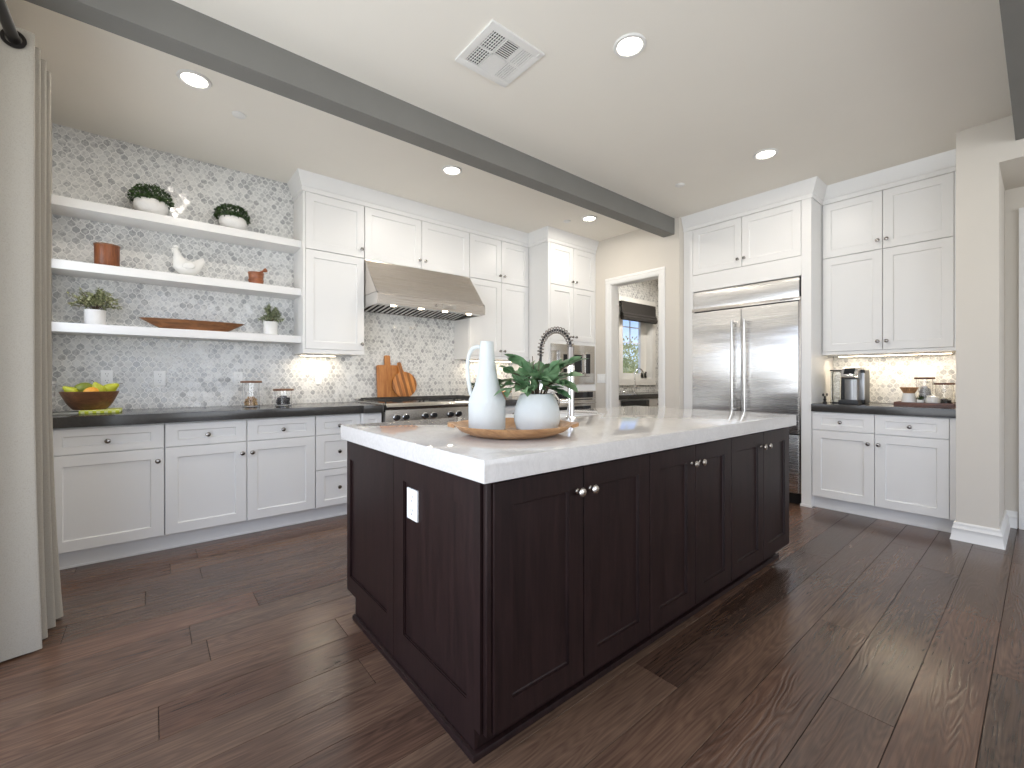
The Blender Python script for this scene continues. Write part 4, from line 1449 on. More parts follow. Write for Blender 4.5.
fw = F_back(W - 0.0005)
G_OUT = 'white wall outlets'
plate('wall_outlet', 'white double outlet plate on the mosaic just above the fruit bowl', 'outlet', fw, -0.279, -0.213, 1.090, 1.200, [(-0.246, 1.170), (-0.246, 1.122)], G_OUT)
plate('wall_outlet', 'white outlet plate on the mosaic between fruit bowl and glass jars', 'outlet', fw, 0.016, 0.088, 1.086, 1.199, [(0.052, 1.168), (0.052, 1.120)], G_OUT)
plate('wall_outlet', 'white outlet plate on the mosaic behind the taller glass jar', 'outlet', fw, 0.533, 0.597, 1.086, 1.197, [(0.565, 1.166), (0.565, 1.12)], G_OUT)
t = plate('light_switch', 'white rocker switch plate under the lit wall cabinet by the range', 'switch', fw, 1.178, 1.236, 1.086, 1.200, None, None)
MB().box(1.193, 1.221, W - 0.0095, W - 0.006, 1.110, 1.176, 0.001).build('rocker', M_PLATE, t)
fe2 = F_right(IX0 + 0.0085)
plate('wall_outlet', 'white outlet plate set into the dark end panel of the island', 'outlet', fe2, 1.459, 1.540, 0.612, 0.727, [(1.499, 0.695), (1.499, 0.645)], G_OUT, th=0.007)
fc = F_right(XB - 0.0125)
plate('wall_outlet', 'white outlet plate on the mosaic behind the coffee tray', 'outlet', fc, 0.575, 0.69, 1.115, 1.235, [(0.61, 1.20), (0.655, 1.20)], G_OUT)
t = plate('light_switch', 'wide white switch plate between the oven cabinet and pantry doorway', 'switch', F_right(XW - 0.0005), 3.503, 3.628, 1.085, 1.198, None, None)
b = MB()
for u in (3.523, 3.554, 3.585):
    b.box(XW - 0.010, XW - 0.0065, u, u + 0.022, 1.112, 1.170, 0.001)
b.build('rocker', M_PLATE, t)


# ------------------------------------------------------------------ decor on the shelves
def dome_leaves(b, c, rx, ry, rz, n, ln, wd, seed, zmin=-0.2):
    rnd = random.Random(seed)
    for i in range(n):
        th = rnd.uniform(0, 2 * PI); z = rnd.uniform(zmin, 1)
        s_ = math.sqrt(max(0, 1 - z * z))
        nrm = Vector((s_ * math.cos(th), s_ * math.sin(th), z))
        k = rnd.uniform(0.80, 1.03)
        p = Vector(c) + Vector((nrm.x * rx, nrm.y * ry, nrm.z * rz)) * k
        d = (nrm + Vector((rnd.uniform(-1, 1), rnd.uniform(-1, 1), rnd.uniform(-1, 1))) * 0.8).normalized()
        b.leaf(p, d, ln * rnd.uniform(0.7, 1.2), wd * rnd.uniform(0.7, 1.2), up=nrm + Vector((0.01, 0.02, 0.03)), cup=0.1, seg=2)


def boxwood(label, x, y, z, w, seed):
    t = thing('boxwood_bowl', label, 'plant', (x, y, z), 'boxwood bowls')
    k = w / 0.19
    b = MB(); b.lathe([(0.0, 0), (0.05 * k, 0), (0.074 * k, 0.012), (0.095 * k, 0.042 * k), (0.099 * k, 0.066 * k), (0.092 * k, 0.098 * k), (0.082 * k, 0.108 * k), (0.0, 0.100 * k)], (x, y, z), 28, sq=(1, 0.85))
    b.build('bowl', M_PLASTER, t)
    b = MB(); b.blob((x, y + 0.012, z + 0.108 * k), (0.098 * k, 0.075 * k, 0.062 * k), 2)
    dome_leaves(b, (x, y + 0.012, z + 0.112 * k), 0.118 * k, 0.088 * k, 0.100 * k, 640, 0.023, 0.017, seed, -0.12)
    b.build('foliage', M_BOX, t, smooth=False)


boxwood('larger boxwood ball in a white bowl, left end of top shelf', 0.0, 4.14, 2.3240, 0.195, 1)
boxwood('smaller boxwood ball in a white bowl, right end of top shelf', 0.508, 4.14, 2.3240, 0.185, 2)

t = thing('wooden_canister', 'small reddish-brown wooden canister on the middle shelf', 'canister', (-0.236, 4.15, 1.9125))
b = MB(); b.lathe([(0.0, 0), (0.064, 0), (0.066, 0.003), (0.067, 0.146), (0.060, 0.146), (0.060, 0.02), (0.0, 0.02)], (-0.236, 4.15, 1.9125), 36); b.build('body', M_CHERRY, t)
MB().lathe([(0.060, 0.1462), (0.0695, 0.1462), (0.0705, 0.150), (0.0695, 0.156), (0.061, 0.156), (0.060, 0.1462)], (-0.236, 4.15, 1.9125), 36).build('rim_band', M_BOWL, t)

# ceramic hen: one body with head, tail, comb and beak
def make_hen(x, y, z):
    t = thing('ceramic_hen', 'white ceramic hen figurine on the middle shelf', 'figurine', (x, y, z))
    b = MB(); bm = b.bm
    # cross-sections along the spine: (dx, dz, half width, half height)
    secs = [(-0.070, 0.205, 0.004, 0.006), (-0.068, 0.203, 0.015, 0.017), (-0.060, 0.190, 0.018, 0.021), (-0.052, 0.165, 0.018, 0.024), (-0.045, 0.135, 0.026, 0.034), (-0.030, 0.095, 0.043, 0.060), (-0.005, 0.070, 0.055, 0.068), (0.030, 0.068, 0.054, 0.064), (0.060, 0.085, 0.040, 0.046), (0.082, 0.110, 0.024, 0.034), (0.098, 0.136, 0.012, 0.024), (0.108, 0.160, 0.003, 0.006)]
    rings = []
    n = 18
    for i, (dx, dz, hw, hh) in enumerate(secs):
        a = secs[max(i - 1, 0)]; c = secs[min(i + 1, len(secs) - 1)]
        tg = Vector((c[0] - a[0], 0, c[1] - a[1])).normalized()
        up = Vector((-tg.z, 0, tg.x))
        ring = []
        for k in range(n):
            p = Vector((x + dx, y, z + dz)) + Vector((0, 1, 0)) * hw * math.cos(2 * PI * k / n) + up * hh * math.sin(2 * PI * k / n)
            p.z = max(p.z, z + 0.0005)
            ring.append(bm.verts.new(p))
        rings.append(ring)
    fs = [bm.faces.new(rings[0]), bm.faces.new(rings[-1])]
    for a, c in zip(rings, rings[1:]):
        for k in range(n):
            fs.append(bm.faces.new((a[k], a[(k + 1) % n], c[(k + 1) % n], c[k])))
    bmesh.ops.recalc_face_normals(bm, faces=fs)
    b.build('body', M_CERAM, t, angle=70)
    b = MB()
    for dx, dz, r in ((-0.070, 0.219, 0.010), (-0.060, 0.222, 0.011), (-0.050, 0.214, 0.009)):
        b.blob((x + dx, y, z + dz), (r, 0.005, r), 2)
    b.build('comb', M_CERAM, t)
    b = MB(); b.lathe([(0.008, 0), (0.0, 0.02)], (x - 0.077, y, z + 0.201), 10, Vector((-1, 0, -0.25)).to_track_quat('Z', 'Y').to_matrix()); b.build('beak', M_CERAM, t)
    b = MB(); b.blob((x - 0.080, y, z + 0.183), (0.006, 0.005, 0.012), 2); b.build('wattle', M_CERAM, t)
    for s in (-1, 1):
        b = MB(); b.blob((x + 0.015, y + s * 0.051, z + 0.078), (0.042, 0.010, 0.028), 3, Matrix.Rotation(R(-12), 3, 'Y')); b.build('wing', M_CERAM, t)


make_hen(0.205, 4.15, 1.9125)

mo = thing('wooden_mortar', 'small orange-brown wooden mortar at right end of middle shelf', 'mortar', (0.672, 4.15, 1.9125))
b = MB(); b.lathe([(0.0, 0), (0.048, 0), (0.052, 0.004), (0.054, 0.03), (0.057, 0.036), (0.057, 0.042), (0.053, 0.047), (0.056, 0.09), (0.060, 0.098), (0.058, 0.103), (0.049, 0.100), (0.044, 0.05), (0.0, 0.04)], (0.672, 4.15, 1.9125), 32)
b.build('bowl', M_MORTAR, mo)
b = MB(); q = Vector((0.75, 0, 0.5)).normalized()
mtx = q.to_track_quat('Z', 'Y').to_matrix()
b.lathe([(0.0, 0), (0.012, 0.004), (0.016, 0.02), (0.010, 0.035), (0.009, 0.085), (0.013, 0.096), (0.017, 0.106), (0.015, 0.116), (0.0, 0.120)], (0.652, 4.15, 1.988), 18, mtx)
tag(b.build('pestle', M_MORTAR), 'wooden pestle resting in the small mortar', 'pestle')


def bushy(name, label, x, y, z, pr, ph, fr, fh, n, m, seed, skew=0.0):
    t = thing(name, label, 'plant', (x, y, z), None)
    b = MB(); b.lathe([(0.0, 0), (pr * 0.93, 0), (pr, 0.004), (pr * 1.0, ph - 0.004), (pr * 0.97, ph), (pr * 0.86, ph), (pr * 0.84, ph * 0.85), (0.0, ph * 0.85)], (x, y, z), 28)
    b.build('pot', M_CERAM if seed == 4 else M_PLASTER, t)
    rnd = random.Random(seed)
    b = MB(); st = MB()
    base = Vector((x, y, z + ph * 0.8))
    for i in range(n):
        a = rnd.uniform(0, 2 * PI); el = rnd.uniform(0.12, 1.35)
        ln = rnd.uniform(0.65, 1.0)
        tip = base + Vector((math.cos(a) * math.cos(el) * fr * ln + skew * fr * math.cos(a), math.sin(a) * math.cos(el) * min(fr, 0.10) * ln, 0.02 + math.sin(el) * fh * ln))
        mid = base.lerp(tip, 0.5) + Vector((0, 0, 0.02))
        pth = smooth_path([base, mid, tip], 4)
        st.tube(pth, [0.0018] * (len(pth) - 1) + [0.0008], 4)
        for j in range(3, len(pth)):
            d = (pth[j] - pth[j - 1]).normalized()
            for s in range(3):
                dd = (d * 0.5 + Vector((rnd.uniform(-1, 1), rnd.uniform(-1, 1), rnd.uniform(-0.6, 1)))).normalized()
                b.leaf(pth[j], dd, rnd.uniform(0.022, 0.034), rnd.uniform(0.014, 0.020), up=Vector((rnd.uniform(-.5, .5), rnd.uniform(-.5, .5), 1)), cup=0.1, seg=2)
    b.build('foliage', m, t, smooth=False)
    st.build('stems', M_STEM, t)


bushy('bushy_plant', 'wide bushy grey-green plant in a white pot, left end of lowest shelf', -0.297, 4.15, 1.5055, 0.056, 0.105, 0.160, 0.150, 42, M_SAGE, 3)
bushy('bushy_plant', 'small bushy plant in a white cup, right end of lowest shelf', 0.780, 4.15, 1.5055, 0.054, 0.112, 0.105, 0.140, 30, M_SAGE2, 4)

# long dough bowl: boat-shaped
def boat(x0, x1, y, z, hgt, hw):
    b = MB(); bm = b.bm
    n = 20; xc = (x0 + x1) / 2; L_ = (x1 - x0) / 2
    outer = []; inner = []; bot = []; ibot = []
    for k in range(4 * n):
        a = 2 * PI * k / (4 * n)
        ca, sa = math.cos(a), math.sin(a)
        ex = math.copysign(abs(ca) ** 0.9, ca); ey = math.copysign(abs(sa) ** 0.75, sa)
        outer.append(bm.verts.new((xc + L_ * ex, y + hw * ey, z + hgt)))
        inner.append(bm.verts.new((xc + (L_ - 0.016) * ex, y + (hw - 0.012) * ey, z + hgt)))
        bot.append(bm.verts.new((xc + (L_ * 0.60) * ex, y + hw * 0.62 * ey, z)))
        ibot.append(bm.verts.new((xc + (L_ * 0.58) * ex, y + hw * 0.52 * ey, z + 0.014)))
    m_ = len(outer)
    fs = [bm.faces.new(bot), bm.faces.new(ibot)]
    for p, q in ((bot, outer), (outer, inner), (inner, ibot)):
        for k in range(m_):
            fs.append(bm.faces.new((p[k], p[(k + 1) % m_], q[(k + 1) % m_], q[k])))
    bmesh.ops.recalc_face_normals(bm, faces=fs)
    return b


tag(boat(-0.068, 0.592, 4.165, 1.5055, 0.075, 0.088).build('dough_bowl', M_DOUGH), 'long boat-shaped brown wooden bowl on the lowest shelf', 'bowl')

# ------------------------------------------------------------------ fruit bowl and jars on the long counter
BX, BY, BZ = -0.308, 3.98, 0.9145
# folded towel under the bowl
t = thing('tea_towel', 'folded lime and white checked cloth under the fruit bowl', 'towel', (BX + 0.02, BY, BZ))
b = MB(); b.box(-0.352, -0.153, 3.86, 4.10, BZ + 0.0003, BZ + 0.0225, 0.007, 3); b.build('checked_cloth', M_TOWEL, t)
b = MB(); b.box(-0.470, -0.350, 3.87, 4.09, BZ + 0.0003, BZ + 0.011, 0.004); b.build('grey_cloth', M_TOWEL2, t)
z = BZ + 0.0228
bw = MB(); bw.lathe([(0.0, 0), (0.078, 0), (0.084, 0.003), (0.112, 0.042), (0.140, 0.105), (0.143, 0.118), (0.136, 0.119), (0.125, 0.098), (0.104, 0.05), (0.07, 0.022), (0.0, 0.018)], (BX, BY, z), 44)
tag(bw.build('fruit_bowl', M_BOWL), 'dark brown wooden fruit bowl on the cloth by the curtain', 'bowl')


def pear(label, x, y, z, az, tilt, s=1.0, m=None):
    b = MB()
    q = (Matrix.Rotation(az, 3, 'Z') @ Matrix.Rotation(tilt, 3, 'Y'))
    prof = [(0.0, -0.036), (0.018, -0.034), (0.032, -0.020), (0.036, -0.002), (0.032, 0.016), (0.023, 0.032), (0.015, 0.046), (0.010, 0.056), (0.0, 0.060)]
    t = thing('pear', label, 'fruit', (x, y, z - 0.036 * s), 'pears in the fruit bowl')
    b.lathe([(r * s, h_ * s) for r, h_ in prof], (x, y, z), 22, q); b.build('flesh', m or M_PEAR, t, angle=80)
    st = MB(); a = Vector((x, y, z)) + q @ Vector((0, 0, 0.058 * s)); st.tube([a, a + q @ Vector((0.002, 0, 0.010)), a + q @ Vector((0.008, 0, 0.020))], 0.0018, 6); st.build('stem', M_STEM, t)


pear('yellow-green pear at the left rim of the fruit bowl', BX - 0.085, BY - 0.02, z + 0.118, R(180), R(50), 0.85)
pear('upright yellow-green pear right of centre in the fruit bowl', BX + 0.045, BY - 0.03, z + 0.128, R(200), R(25), 0.95)
pear('yellow-green pear at the right rim of the fruit bowl', BX + 0.092, BY - 0.005, z + 0.132, R(0), R(55), 1.0)
b = MB(); b.blob((BX - 0.030, BY + 0.02, z + 0.130), (0.054, 0.042, 0.046), 3, Matrix.Rotation(R(-10), 3, 'Y')); tag(b.build('mango', M_MANGO), 'dark green mango on top of the fruit bowl', 'fruit')
b = MB(); b.blob((BX + 0.010, BY - 0.075, z + 0.112), (0.040, 0.034, 0.035), 3, Matrix.Rotation(R(-25), 3, 'Y')); tag(b.build('orange_fruit', M_ORANGE), 'bright orange fruit in the middle of the bowl', 'fruit')


def jar(label, x, y, z, r, hgt, lid_r, fill, fm, flabel, group, fkind='stuff', seed=1, fs=0.011, lm=None, fname='snacks'):
    t = thing('glass_jar', label, 'jar', (x, y, z), group)
    b = MB(); b.lathe([(0.0, 0.0003), (r - 0.004, 0.0003), (r, 0.005), (r, hgt), (r - 0.0025, hgt), (r - 0.0025, 0.006), (0.0, 0.006)], (x, y, z), 36); b.build('glass', M_GLASS, t)
    b = MB(); b.lathe([(0.0, hgt + 0.0005), (lid_r - 0.003, hgt + 0.0005), (lid_r, hgt + 0.003), (lid_r, hgt + 0.013), (lid_r - 0.003, hgt + 0.016), (0.0, hgt + 0.016)], (x, y, z), 36); b.build('lid', lm or M_LID, t)
    rnd = random.Random(seed)
    b = MB()
    nlay = max(1, int(fill / (fs * 1.3)))
    for l in range(nlay):
        zz = z + 0.007 + fs + l * fs * 1.3
        rr = r - 0.0045 - fs
        top = l >= nlay - 2
        cnt = int(5 + 10 * (rr / 0.05)) if not top else int(6 + 6 * (rr / 0.05))
        for k in range(cnt):
            a = 2 * PI * k / cnt + l
            q = rr * (0.99 if not top else (0.85 if l == nlay - 2 else 0.5)) - rnd.uniform(0, 0.2 * rr)
            b.blob((x + q * math.cos(a), y + q * math.sin(a), zz + rnd.uniform(-0.002, 0.002)), (fs * rnd.uniform(0.8, 1), fs * rnd.uniform(0.6, 1), fs * rnd.uniform(0.6, 0.9)), 1, Matrix.Rotation(rnd.uniform(0, 3), 3, 'Z'))
        b.lathe([(0.0, zz - z - fs * 0.8), (rr * (0.8 if not top else 0.4), zz - z - fs * 0.8), (rr * (0.8 if not top else 0.4), zz - z + fs * 0.4), (0, zz - z + fs * 0.4)], (x, y, z), 14)
    tag(b.build(fname, fm), flabel, 'food', kind='stuff')


G_J = 'glass jars with wooden lids'
jar('taller glass jar of nuts with a wooden lid on the long counter', 0.614, 4.0, 0.9145, 0.060, 0.190, 0.075, 0.085, M_NUT, 'mixed nuts filling the lower half of the taller glass jar', G_J, seed=2, fs=0.0135, fname='mixed_nuts')
jar('shorter glass jar of dark beans with a wooden lid on the long counter', 0.846, 4.0, 0.9145, 0.064, 0.124, 0.078, 0.078, M_CANDY, 'dark beans filling the shorter glass jar', G_J, seed=3, fname='dark_beans')

# wooden bowl and greens on the counter right of the range
tag(MB().lathe([(0.0, 0), (0.07, 0), (0.10, 0.03), (0.155, 0.072), (0.150, 0.076), (0.10, 0.045), (0.0, 0.02)], (3.14, 4.05, 0.9147), 32).build('wooden_bowl', M_TRAY), 'light wooden bowl on the counter right of the range, behind the pot', 'bowl')
t = thing('herb_pot', 'small dark green herb in a pot behind the pitcher handle', 'plant', (2.84, 4.12, 0.9147))
MB().lathe([(0.0, 0), (0.04, 0), (0.05, 0.09), (0.044, 0.09), (0.0, 0.07)], (2.84, 4.12, 0.9147), 20).build('pot', M_BOWL, t)
b = MB(); dome_leaves(b, (2.84, 4.12, 1.035), 0.05, 0.05, 0.055, 120, 0.03, 0.02, 9, -0.5); b.build('foliage', M_BOX, t, smooth=False)


# ------------------------------------------------------------------ coffee things
CZ = 0.9185
k = thing('coffee_maker', 'black and silver single-cup coffee maker with clear side tank', 'coffee maker', (4.78, 1.09, CZ))
kx, ky = 4.78, 1.085      # front faces -x
b = MB()
b.box(kx - 0.02, kx + 0.155, ky - 0.105, ky + 0.065, CZ + 0.0005, CZ + 0.300, 0.02, 3)          # column
b.build('body', M_BLACK, k)
b = MB(); b.box(kx - 0.15, kx + 0.10, ky - 0.085, ky + 0.055, CZ + 0.0003, CZ + 0.035, 0.008); b.build('drip_tray', M_BLACK, k)
b = MB(); b.lathe([(0.058, 0.036), (0.058, 0.215), (0.0, 0.215)], (kx - 0.01, ky - 0.018, CZ), 28); b.build('brew_column', M_GREYPL, k)
b = MB(); b.box(kx - 0.03, kx + 0.03, ky - 0.104, ky - 0.070, CZ + 0.035, CZ + 0.27, 0.008); b.build('side_trim', M_GREYPL, k)
b = MB(); b.prism([(kx - 0.145, CZ + 0.245), (kx - 0.13, CZ + 0.225), (kx - 0.03, CZ + 0.215), (kx + 0.10, CZ + 0.27), (kx + 0.10, CZ + 0.318), (kx - 0.02, CZ + 0.325), (kx - 0.10, CZ + 0.305)], 'y', ky - 0.075, ky + 0.04, 0.008)
hd = b.build('brew_head', M_GREYPL, k)
b = MB(); b.prism([(kx - 0.138, CZ + 0.262), (kx - 0.105, CZ + 0.305), (kx - 0.085, CZ + 0.312), (kx - 0.12, CZ + 0.255)], 'y', ky - 0.055, ky + 0.02, 0.003); b.build('display', M_BLKGLASS, hd)
b = MB(); b.tube([(kx - 0.125, ky + 0.035, CZ + 0.238), (kx - 0.158, ky + 0.03, CZ + 0.232), (kx - 0.160, ky - 0.065, CZ + 0.232), (kx - 0.125, ky - 0.07, CZ + 0.238)], 0.008); b.build('lift_handle', M_CHROME, hd)
b = MB(); b.box(kx - 0.02, kx + 0.13, ky + 0.068, ky + 0.148, CZ + 0.012, CZ + 0.285, 0.02, 3); wt = b.build('water_tank', M_WATER, k)
MB().box(kx - 0.022, kx + 0.132, ky + 0.066, ky + 0.150, CZ + 0.286, CZ + 0.300, 0.006).build('tank_lid', M_BLACK, wt)
MB().box(kx - 0.02, kx + 0.13, ky + 0.066, ky + 0.148, CZ + 0.0004, CZ + 0.0115).build('tank_base', M_BLACK, k)

t = thing('figurine', 'tiny dark figurine on the counter left of the coffee maker', 'figurine', (4.66, 1.245, CZ))
b = MB(); b.lathe([(0.0, 0), (0.016, 0), (0.017, 0.01), (0.008, 0.018), (0.012, 0.035), (0.006, 0.048), (0.0, 0.05)], (4.66, 1.245, CZ), 16); b.build('body', M_IRON, t)
b = MB(); b.blob((4.66, 1.245, CZ + 0.056), (0.010, 0.009, 0.011), 2); b.blob((4.66, 1.258, CZ + 0.075), (0.006, 0.008, 0.014), 2); b.blob((4.66, 1.230, CZ + 0.078), (0.006, 0.008, 0.014), 2); b.build('head', M_IRON, t)

t = thing('serving_tray', 'dark reddish wooden tray holding the coffee jars', 'tray', (4.80, 0.60, CZ))
TX0, TX1, TY0, TY1 = 4.66, 4.96, 0.425, 0.775
MB().box(TX0, TX1, TY0, TY1, CZ + 0.0003, CZ + 0.010).build('base', M_RTRAY, t)
b = MB(); b.box(TX0, TX0 + 0.012, TY0, TY1, CZ + 0.010, CZ + 0.032, 0.002); b.box(TX1 - 0.012, TX1, TY0, TY1, CZ + 0.010, CZ + 0.032, 0.002)
b.box(TX0 + 0.012, TX1 - 0.012, TY0, TY0 + 0.012, CZ + 0.010, CZ + 0.032, 0.002); b.box(TX0 + 0.012, TX1 - 0.012, TY1 - 0.012, TY1, CZ + 0.010, CZ + 0.032, 0.002)
b.build('rim', M_RTRAY, t)
TZ = CZ + 0.0105
t = thing('ceramic_crock', 'white ceramic crock stuffed with tan paper filters on coffee tray', 'crock', (4.74, 0.692, TZ))
b = MB(); b.lathe([(0.0, 0), (0.040, 0), (0.047, 0.006), (0.047, 0.03), (0.036, 0.092), (0.032, 0.092), (0.042, 0.03), (0.0, 0.01)], (4.74, 0.692, TZ), 28); b.build('crock', M_CERAM, t)
b = MB(); bm = b.bm
n = 48; r0 = []; r1 = []
for i in range(n):
    a = 2 * PI * i / n; f = 1 + 0.07 * (-1) ** i
    r0.append(bm.verts.new((4.74 + 0.028 * math.cos(a), 0.692 + 0.028 * math.sin(a), TZ + 0.080)))
    r1.append(bm.verts.new((4.74 + 0.056 * f * math.cos(a), 0.692 + 0.056 * f * math.sin(a), TZ + 0.140)))
fs = [bm.faces.new(r0)]
for i in range(n):
    fs.append(bm.faces.new((r0[i], r0[(i + 1) % n], r1[(i + 1) % n], r1[i])))
fs.append(bm.faces.new(r1))
bmesh.ops.recalc_face_normals(bm, faces=fs)
b.build('paper_filters', M_FILTER, t)
t = thing('succulent', 'tiny spiky succulent in a white cup on the coffee tray', 'plant', (4.71, 0.620, TZ))
MB().lathe([(0.0, 0), (0.021, 0), (0.023, 0.042), (0.019, 0.042), (0.0, 0.034)], (4.71, 0.620, TZ), 20).build('cup', M_CERAM, t)
b = MB()
for i in range(16):
    a = 2 * PI * i / 16 * 2.4; el = 0.35 + 0.9 * (i / 16)
    b.leaf(Vector((4.71, 0.620, TZ + 0.036)), Vector((math.cos(a) * math.cos(el), math.sin(a) * math.cos(el), math.sin(el))), 0.046, 0.014, seg=3, cup=-0.1)
b.build('leaves', M_BOX, t)
t = thing('sugar_bowl', 'white lidded sugar bowl in front of the glass jars', 'sugar bowl', (4.715, 0.548, TZ))
MB().lathe([(0.0, 0), (0.034, 0), (0.043, 0.012), (0.044, 0.045), (0.040, 0.060), (0.0, 0.060)], (4.715, 0.548, TZ), 28).build('bowl', M_CERAM, t)
MB().lathe([(0.0, 0.0605), (0.041, 0.0605), (0.041, 0.066), (0.025, 0.076), (0.007, 0.080), (0.009, 0.090), (0.0, 0.094)], (4.715, 0.548, TZ), 28).build('lid', M_CERAM, t)
jar('glass jar of white sugar cubes with dark wooden lid, taller on coffee tray', 4.86, 0.615, TZ, 0.050, 0.205, 0.064, 0.15, M_SUGAR, 'white sugar cubes filling the taller jar on the coffee tray', G_J, seed=5, fs=0.013, lm=M_RTRAY, fname='sugar_cubes')
jar('glass jar with dark wooden lid at the right end of coffee tray', 4.86, 0.500, TZ, 0.052, 0.160, 0.062, 0.045, M_CANDY, 'dark coffee beans in the jar beside the pillar', G_J, seed=6, fs=0.010, lm=M_RTRAY, fname='coffee_beans')
t = thing('candle_tin', 'small black tin at the right front of the coffee tray', 'tin', (4.715, 0.473, TZ))
MB().lathe([(0.0, 0), (0.026, 0), (0.026, 0.036), (0.0, 0.036)], (4.715, 0.473, TZ), 24).build('tin', M_BLACK, t)
MB().lathe([(0.0, 0.0362), (0.0268, 0.0362), (0.0268, 0.044), (0.0, 0.045)], (4.715, 0.473, TZ), 24).build('lid', M_IRON, t)


# ------------------------------------------------------------------ ceiling fittings
def can(x, y, label):
    t = thing('recessed_light', label, 'ceiling light', (x, y, H - 0.012), 'recessed ceiling lights')
    MB().lathe([(0.062, H - 0.0005), (0.083, H - 0.0005), (0.085, H - 0.004), (0.080, H - 0.010), (0.066, H - 0.011), (0.062, H - 0.006), (0.062, H - 0.0005)], (x, y, 0), 40).build('trim_ring', M_TRIM, t)
    MB().lathe([(0.0, H - 0.004), (0.0625, H - 0.004), (0.0625, H - 0.0006), (0.0, H - 0.0006)], (x, y, 0), 32).build('lens', M_LENS, t)
    area('recessed_glow', (x, y, H - 0.016), (0, 0, 0), 0.12, 0.12, 7.5, (1.0, 0.93, 0.84), 'DISK')


can(0.196, 3.149, 'recessed ceiling light above the open shelves')
can(1.945, 3.150, 'recessed ceiling light above the range hood')
can(3.683, 3.145, 'recessed ceiling light nearest the pantry doorway')
can(1.935, 1.378, 'recessed ceiling light above the island, right of the air vent')
can(3.685, 1.372, 'recessed ceiling light in front of the refrigerator')
for x, y, lab in ((0.45, 3.386, 'small round white sprinkler cover on the ceiling near the open shelves'), (3.563, 3.363, 'small round white sprinkler cover on the ceiling above the oven cabinet'), (3.681, 2.083, 'small round white sprinkler cover on the ceiling near the refrigerator')):
    o = MB().lathe([(0.0, H - 0.010), (0.034, H - 0.010), (0.040, H - 0.006), (0.041, H - 0.0005), (0.0, H - 0.0005)], (x, y, 0), 28).build('sprinkler_cover', M_TRIM)
    tag(o, lab, 'sprinkler cover', 'sprinkler covers')

v = thing('ceiling_vent', 'square white louvred air vent on the ceiling', 'vent', (1.455, 1.873, H - 0.015))
vx0, vx1, vy0, vy1 = 1.280, 1.630, 1.700, 2.046
b = MB()
z0, z1 = H - 0.012, H - 0.0005
b.box(vx0, vx1, vy0, vy0 + 0.045, z0, z1, 0.003); b.box(vx0, vx1, vy1 - 0.045, vy1, z0, z1, 0.003)
b.box(vx0, vx0 + 0.04, vy0 + 0.045, vy1 - 0.045, z0, z1, 0.003); b.box(vx1 - 0.04, vx1, vy0 + 0.045, vy1 - 0.045, z0, z1, 0.003)
b.box(vx0 + 0.04, vx1 - 0.04, (vy0 + vy1) / 2 - 0.005, (vy0 + vy1) / 2 + 0.005, z0, z1)
b.box(vx0 + 0.125, vx0 + 0.133, vy0 + 0.045, vy1 - 0.045, z0, z1); b.box(vx0 + 0.217, vx0 + 0.225, vy0 + 0.045, vy1 - 0.045, z0, z1)
b.build('frame', M_TRIM, v)
MB().box(vx0 + 0.04, vx1 - 0.04, vy0 + 0.045, vy1 - 0.045, H - 0.0016, H - 0.0004).build('duct', M_VOID, v)
b = MB()
ym = (vy0 + vy1) / 2
# two banks of blades each way
for (xa, xb, ya, yb, dirn, tilt) in ((vx0 + 0.04, vx0 + 0.125, vy0 + 0.045, ym - 0.005, 'x', 1), (vx0 + 0.04, vx0 + 0.125, ym + 0.005, vy1 - 0.045, 'x', 1), (vx0 + 0.133, vx0 + 0.217, vy0 + 0.045, ym - 0.005, 'y', 1), (vx0 + 0.133, vx0 + 0.217, ym + 0.005, vy1 - 0.045, 'y', -1), (vx0 + 0.225, vx1 - 0.04, vy0 + 0.045, ym - 0.005, 'x', -1), (vx0 + 0.225, vx1 - 0.04, ym + 0.005, vy1 - 0.045, 'x', -1)):
    dark = (dirn == 'x' and tilt == 1) or (dirn == 'y' and tilt == 1)
    nb = 6 if dirn == 'x' else 9
    fill = 0.34 if dark else (0.92 if dirn == 'y' else 0.74)
    lo, hi = (xa, xb) if dirn == 'x' else (ya, yb)
    st = (hi - lo) / nb
    for i in range(nb):
        a0 = lo + st * (i + 0.5 - fill / 2); a1 = a0 + st * fill
        if dirn == 'x':
            b.box(a0, a1, ya, yb, z0 + 0.001, z0 + 0.004)
        else:
            b.box(xa, xb, a0, a1, z0 + 0.001, z0 + 0.004)
    if dirn == 'x' and dark:
        for i in range(1, 6):
            y = ya + (yb - ya) * i / 6
            b.box(xa, xb, y - 0.0016, y + 0.0016, z0 + 0.004, z0 + 0.007)
b.build('louvres', M_TRIM, v)
MB().box(1.60, 1.606, 1.715, 1.74, z0 - 0.004, z0 + 0.001).build('damper_lever', M_TRIM, v)


# ------------------------------------------------------------------ curtain on the left
RODX = -0.424
rod = thing('curtain_rod', 'dark metal curtain rod at the top left edge', 'curtain rod', (RODX, 1.2, 2.47))
b = MB(); b.cyl((RODX, -0.6, 2.500), (RODX, 3.02, 2.500), 0.019, 0.019, 20); b.build('rod', M_DARKROD, rod)
b = MB(); b.blob((RODX, 3.05, 2.500), (0.032, 0.034, 0.032), 3); b.build('finial', M_DARKROD, rod)
b = MB()
for y in (-0.45, 2.97):
    b.box(XL, RODX, y - 0.010, y + 0.010, 2.475, 2.497); b.box(XL, XL + 0.008, y - 0.02, y + 0.02, 2.45, 2.55)
b.build('bracket', M_DARKROD, rod)


